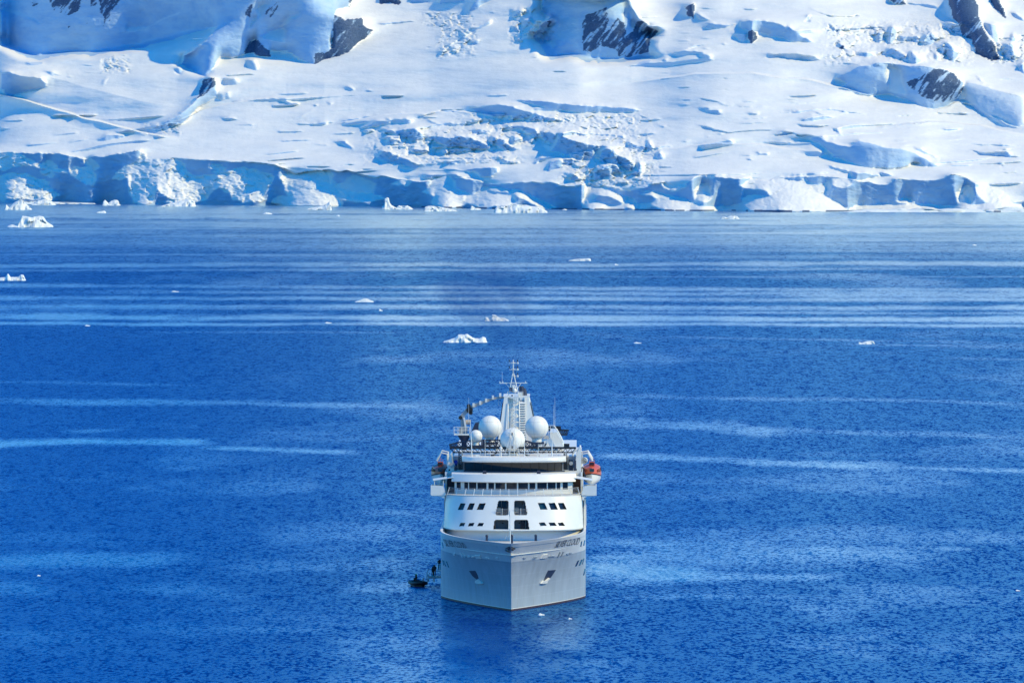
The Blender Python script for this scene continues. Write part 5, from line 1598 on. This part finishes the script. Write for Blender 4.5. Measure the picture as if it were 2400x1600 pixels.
up_.tube([u8(1130, 750, PA + .6), u8(1130, 900, PA + .6)], .05, 5); up_.tube([u8(1190, 750, PA + .6), u8(1200, 890, PA + .6)], .05, 5)
up_.build('landing_railing', MT['white'], plat)
def wloc(v): 
    c, s_ = math.cos(YAW), math.sin(YAW)
    return Vector((X0 + v.x * c - v.y * s_, YB + v.x * s_ + v.y * c, v.z))
for x, dy, lb, rz, ln in ((960, .3, 'person in dark coat bending over on the boarding platform beside the hull', .9, -.28), (1035, -.2, 'taller person in dark coat standing on the boarding platform', -.6, -.06), (1000, .9, 'person in dark coat half hidden behind the pair on the boarding platform', 1.6, -.1)):
    v = u8(x, 890, PA + dy); v.z = zf; v.y = PA + dy
    figure('person', lb, wloc(v), rz, 'stand', group='people on the boarding platform', lean=ln)
v = u8(1172, 735, PA + 1.3); v.z = l2.z + .08
figure('person', 'person in dark coat on the upper landing against the hull', wloc(v), .4, 'stand', group='people on the boarding platform')
# inflatable boat
ib = empty('inflatable_boat')
c = u8(530, 1085, 62.5)
ib.location = wloc(Vector((c.x, 62.5, 0))); ib.rotation_euler = (0, 0, math.radians(14))
tb = [(-.85, 2.2, .52), (-.95, .8, .46), (-.95, -.8, .46), (-.8, -1.7, .52), (-.45, -2.3, .62), (0, -2.55, .7), (.45, -2.3, .62), (.8, -1.7, .52), (.95, -.8, .46), (.95, .8, .46), (.85, 2.2, .52)]
MB().tube(tb, .28, 12).build('buoyancy_tube', MT['rubber'], ib, True)
MB().prism([(-.8, 1.9, .12), (.8, 1.9, .12), (.85, -.8, .12), (.45, -1.9, .2), (0, -2.2, .3), (-.45, -1.9, .2), (-.85, -.8, .12)], (0, 0, .14)).build('floor', MT['rubber'], ib)
MB().prism([(-.75, 1.9, -.3), (.75, 1.9, -.3), (.8, -.8, -.25), (0, -2.1, -.05), (-.8, -.8, -.25)], (0, 0, .42)).build('keel', MT['rubber'], ib)
MB().box(-.7, .7, 1.85, 1.95, .1, .8).build('transom', MT['rubber'], ib)
MB().box(-.2, .2, 1.98, 2.4, .35, 1.15).box(-.08, .08, 2.1, 2.25, -.5, .4).build('outboard_motor', MT['rubber'], ib)
MB().box(-.25, .25, .2, .55, .25, .95).build('console', MT['rubber'], ib)
mb = MB()
for x, y in ((-.6, -1.2), (.6, -1.2), (.3, -1.8)): mb.tube([(x, y, .7), (x * .9, y - .1, 1.35)], .05, 5)
mb.build('handhold', MT['rubber'], ib)
tag(ib, 'small black inflatable boat on the water left of the ship', 'boat')
c2 = ib.location.copy()
figure('person', 'lone boat driver in dark suit with green collar in the inflatable boat', c2 + Vector((-.35, .0, .24)), math.radians(70), 'stand', hood='hivis')
# figures on the open decks
v = u1(560, 1160, 47.2); v.z = 18.4
figure('person', 'person in bright blue jacket standing by the left deck rail', wloc(v), .2, 'stand', 'coat_blue')
v = u1(1716, 1180, 47.8); v.z = 18.4
figure('person', 'person in dark red jacket among equipment on the right upper deck', wloc(v), -.3, 'stand', 'coat_red')
v = u1(1743, 1460, 41.5); v.z = ZH1 + .14
figure('person', 'person in pale clothes on the right bridge wing', wloc(v), .1, 'stand', 'beige', 'beige')
# ------------------------------------------------------------------ icebergs, floes and brash ice
ICE = bpy.data.materials.new('berg_ice'); ICE.use_nodes = True
g = N(ICE); b = ICE.node_tree.nodes['Principled BSDF']
tc = g.new('ShaderNodeTexCoord').outputs['Object']
nz = g.noise(tc, 0.7, 5, 0.6)
ICE.node_tree.links.new(g.mix(g.maprange(nz, 0.35, 0.65, 0, 1), (0.72, 0.80, 0.84, 1), (0.87, 0.88, 0.88, 1)), b.inputs['Base Color'])
b.inputs['Roughness'].default_value = 0.55; b.inputs['Specular IOR Level'].default_value = 0.3
bp = g.new('ShaderNodeBump'); bp.inputs['Distance'].default_value = 0.3; bp.inputs['Strength'].default_value = 0.5
ICE.node_tree.links.new(g.noise(tc, 1.6, 4, 0.6), bp.inputs['Height']); ICE.node_tree.links.new(bp.outputs['Normal'], b.inputs['Normal'])
def berg(name, label, cat, row, prof, depth=0.55, seed=1, group=None, rocky=False):
    """prof: (photo column, height in rows) along the crest; row: waterline"""
    P = np.array(prof, float)
    Y = water_Y(row); k = Y / F
    x0, x1 = P[0, 0], P[-1, 0]; w = (x1 - x0) * k
    d = max(w * depth, 0.6)
    nx = int(min(90, max(14, (x1 - x0) * 0.9))); ny = 22 if nx > 20 else 12
    u = np.linspace(-0.06, 1.06, nx); v = np.linspace(-1.15, 1.15, ny)
    U, V = np.meshgrid(u, v)
    hc = np.interp(x0 + U * (x1 - x0), P[:, 0], P[:, 1], left=0, right=0) * k
    hmax = P[:, 1].max() * k
    n = fbm(U * 5 + seed, V * 2.5 + seed, seed, 4, 0.55)
    bl_ = blocks(U * max(3, nx / 9) + 0.3 * n, V * 3 + seed * 3.1, seed)
    f = np.clip(1 - np.abs(V + 0.25 * n) ** 2.4, 0, 1) * np.clip((U + 0.04) / 0.05, 0, 1) * np.clip((1.04 - U) / 0.05, 0, 1)
    z = hc * f * (1 + 0.05 * n) + hmax * f * (0.035 * bl_ + 0.03 * n) - 0.35 * (1 - np.clip(f * 3, 0, 1)) * max(0.4, hmax * .3)
    X = (U - 0.5) * w + 0.02 * w * n; YY_ = V * d / 2 + 0.05 * d * n + 0.08 * d * bl_
    me = grid_mesh(name, np.stack([X, YY_, z], -1))
    o = link(name, me, ICE)
    o.location = (col_x((x0 + x1) / 2, row, Y), Y + d * 0.35, 0)
    return tag(o, label, cat, group)
S_ = lambda ox, sc_, pts: [(ox + x / sc_, h) for x, h in pts]
berg('iceberg', 'pointed iceberg with curled lump at its left foot, close under the far left cliff', 'iceberg', 491.5, S_(0, 5.88, [(55, 2), (80, 11), (120, 5), (200, 17), (240, 20), (300, 27), (335, 16), (380, 10), (430, 2)]), .6, 3)
berg('iceberg', 'largest iceberg, slab-topped with blue left face, at the left edge of the bay', 'iceberg', 532.5, S_(0, 5.88, [(105, 2), (160, 6), (240, 5), (262, 16), (300, 26), (420, 23), (540, 26), (585, 25), (640, 12), (720, 2)]), .55, 5)
berg('ice_shelf', 'long thin flat ice shelf along the foot of the left cliff', 'ice shelf', 478.5, S_(0, 5.88, [(330, 7), (520, 7), (760, 5), (1000, 4), (1300, 2)]), .15, 7)
berg('iceberg', 'low rounded iceberg just right of the pointed one under the left cliff', 'iceberg', 480.8, S_(0, 5.88, [(435, 2), (520, 10), (600, 13), (700, 11), (765, 1)]), .5, 9)
berg('iceberg', 'twin-lumped white iceberg at the foot of the shaded left cliff', 'iceberg', 481.5, S_(0, 5.88, [(1415, 9), (1445, 13), (1490, 5), (1530, 10), (1570, 13), (1625, 11), (1660, 1)]), .6, 11)
berg('ice_floe', 'small floe on the pale water below the twin-lumped iceberg', 'ice floe', 499.2, S_(0, 5.88, [(1335, 2), (1390, 4), (1440, 5), (1460, 1)]), .7, 13, 'small floes')
berg('ice_pile', 'heap of fallen ice blocks in front of the lit left buttress', 'ice pile', 484.0, S_(400, 5.88, [(-135, 1), (-40, 6), (80, 10), (200, 15), (245, 16), (320, 12), (338, 2)]), .5, 15)
berg('ice_floe', 'small humped floe below the cliff bay at left of centre', 'ice floe', 502.3, S_(400, 5.88, [(1280, 2), (1310, 5), (1350, 4), (1395, 1)]), .7, 17, 'small floes')
berg('iceberg', 'wedge-shaped blue iceberg rising to a point at its right end', 'iceberg', 492.3, S_(400, 5.88, [(1885, 3), (2000, 6), (2090, 9), (2150, 15), (2190, 20), (2205, 14), (2215, 2)]), .5, 19)
berg('ice_floe', 'tiny pointed floe right of the wedge-shaped iceberg', 'ice floe', 507.0, S_(400, 5.88, [(2285, 1), (2305, 4), (2330, 1)]), .8, 21, 'small floes')
berg('iceberg', 'thin pinnacle iceberg standing like a chimney before the shaded cliff', 'iceberg', 490.3, S_(800, 5.88, [(558, 5), (590, 11), (600, 25), (650, 26), (668, 13), (695, 8), (755, 3)]), .7, 23)
berg('iceberg', 'low two-humped iceberg touching the right of the pinnacle iceberg', 'iceberg', 490.9, S_(800, 5.88, [(745, 3), (790, 9), (870, 8), (905, 9), (985, 2)]), .6, 25)
berg('iceberg', 'long flat iceberg with dark blue left face and sloping white tail', 'iceberg', 495.3, S_(800, 5.88, [(1148, 10), (1200, 13), (1340, 11), (1450, 7), (1595, 2)]), .5, 27)
berg('iceberg', 'little horned iceberg just left of the blocky shore iceberg', 'iceberg', 491.8, S_(800, 5.88, [(1772, 4), (1795, 10), (1850, 5), (1928, 2)]), .6, 29)
berg('iceberg', 'blocky white iceberg with steep dark left face near the middle of the shore', 'iceberg', 498.5, [(1160, 10), (1166, 14), (1185, 15), (1203, 19), (1222, 19), (1245, 15), (1268, 11), (1281, 3)], .5, 31)
berg('ice_floe', 'small floe close under the shaded cliff right of the blocky iceberg', 'ice floe', 492.6, [(1318, 1), (1323, 3), (1329, 1)], .8, 33, 'small floes')
berg('iceberg', 'low three-part iceberg on the pale water in front of the right-hand cliffs', 'iceberg', 513.5, S_(1600, 5.88, [(530, 4), (580, 5), (605, 3), (650, 7), (700, 8), (745, 7), (778, 2)]), .6, 35)
berg('ice_floe', 'small floe at the shore right of the three-part iceberg', 'ice floe', 495.6, [(1814, 1), (1822, 3), (1831, 1)], .8, 37, 'small floes')
berg('iceberg', 'round-topped iceberg with a small side tooth stranded on the right shore', 'iceberg', 494.3, S_(2000, 5.88, [(1150, 4), (1185, 15), (1205, 9), (1235, 12), (1280, 18), (1340, 12), (1390, 4)]), .6, 39)
berg('ice_bank', 'low broken bank of shore ice along the right-hand waterline', 'ice bank', 497.2, [(1985, 1), (2020, 6), (2060, 7), (2085, 5), (2120, 9), (2130, 4), (2150, 9), (2180, 11), (2195, 5), (2230, 9), (2270, 7), (2300, 6), (2330, 9), (2370, 12), (2400, 9), (2440, 6)], .1, 41)
berg('ice_floe', 'flat white floe with a blunt right end, alone in the middle distance', 'ice floe', 611.5, S_(1200, 1.96, [(262, 1), (290, 4), (330, 5), (352, 6), (362, 4)]), .6, 43)
berg('iceberg', 'small iceberg with two horns cut by the left picture edge', 'iceberg', 657.5, [(-14, 3), (0, 6), (12, 8), (18, 16), (23, 8), (40, 7), (48, 13), (54, 12), (58, 2)], .6, 45)
berg('ice_floe', 'small gabled floe left of the smoke plume', 'ice floe', 708.0, [(832, 1), (845, 5), (852, 8), (860, 8), (876, 1)], .6, 47)
berg('ice_floe', 'tiny spiky floe just below right of the gabled floe', 'ice floe', 728.6, [(888, 1), (890, 6), (893, 2), (897, 1)], .8, 49, 'small floes')
berg('ice_floe', 'broken ragged floe half hidden in the smoke plume', 'ice floe', 752.0, [(1134, 3), (1138, 9), (1143, 8), (1148, 3), (1153, 14), (1162, 12), (1172, 7), (1183, 6), (1191, 2)], .6, 51)
berg('iceberg', 'white swan-like iceberg with raised hump and knob, above the ship', 'iceberg', 802.5, [(1040, 2), (1052, 6), (1066, 10), (1074, 18), (1095, 19), (1104, 14), (1113, 8), (1122, 8), (1131, 13), (1138, 11), (1140, 2)], .6, 53)
berg('ice_floe', 'bright low floe on the open water at right', 'ice floe', 806.3, [(2013, 5), (2019, 3), (2034, 7), (2047, 7), (2050, 2)], .6, 55)
for i, (lab, x0, x1, row, h) in enumerate((('thin sliver of ice right of the swan-like iceberg', 1486, 1503, 804.5, 3), ('speck of ice just below right of the blunt flat floe', 1440, 1449, 621.5, 3.5), ('thin floe in the pale band left of the ragged floe', 762, 777, 757.5, 3),
        ('flat sliver of ice far left in the lowest of the pale bands', 199, 211, 764, 3), ('faint flat floe in the striped water right of the horned iceberg', 402, 419, 684, 2.5), ('small floe near the right edge in the far striped water', 2279, 2289, 575.3, 3),
        ('small white chunk of ice beside the ship bow', 1261, 1276, 1441, 5), ('tiny ice fragment right of the chunk by the bow', 1332, 1341, 1450, 3), ('ice speck near the left edge in the foreground water', 87, 95, 1349, 3), ('ice speck near the right edge in the foreground water', 2380, 2391, 1384, 3))):
    berg('ice_chunk', lab, 'ice', row, [(x0, h * .5), (x0 + (x1 - x0) * .3, h), (x0 + (x1 - x0) * .6, h * .6), (x1, h * .4)], .8, 60 + i, 'scattered bits of ice')

# ------------------------------------------------------------------ exhaust smoke
SM = bpy.data.materials.new('exhaust_smoke'); SM.use_nodes = True
nt = SM.node_tree
nt.nodes.remove(nt.nodes['Principled BSDF'])
pv = nt.nodes.new('ShaderNodeVolumePrincipled')
pv.inputs['Color'].default_value = (0.03, 0.13, 0.48, 1)
pv.inputs['Density'].default_value = 0.048
nt.links.new(pv.outputs[0], nt.nodes['Material Output'].inputs['Volume'])
def plume(path, seed):
    rings = []
    n = 20
    for k, (x, y, r) in enumerate(path):
        c = sp(x, y, 78.0 + 1.2 * k); R = r * (YB + 78) / F
        c = Vector((X0 + c.x, YB + c.y, c.z))
        rings.append([(c.x + R * math.cos(2 * math.pi * i / n) * (1 + .16 * math.sin(3 * i + seed + k * 1.3)), c.y + R * math.sin(2 * math.pi * i / n), c.z) for i in range(n)])
    return rings
mb = MB()
mb.loft(plume([(1240, 908, 5), (1234, 886, 11), (1224, 855, 20), (1212, 820, 32), (1200, 785, 48), (1190, 750, 64), (1180, 715, 78), (1174, 680, 84), (1170, 650, 72), (1168, 630, 44), (1168, 620, 10)], 1))
mb.loft(plume([(1238, 895, 5), (1226, 862, 11), (1212, 822, 24), (1186, 780, 44), (1150, 745, 66), (1120, 712, 80), (1100, 680, 74), (1090, 655, 48), (1088, 642, 10)], 4))
sm = mb.build('smoke_plume', SM, None, True)
tag(sm, kind='stuff')
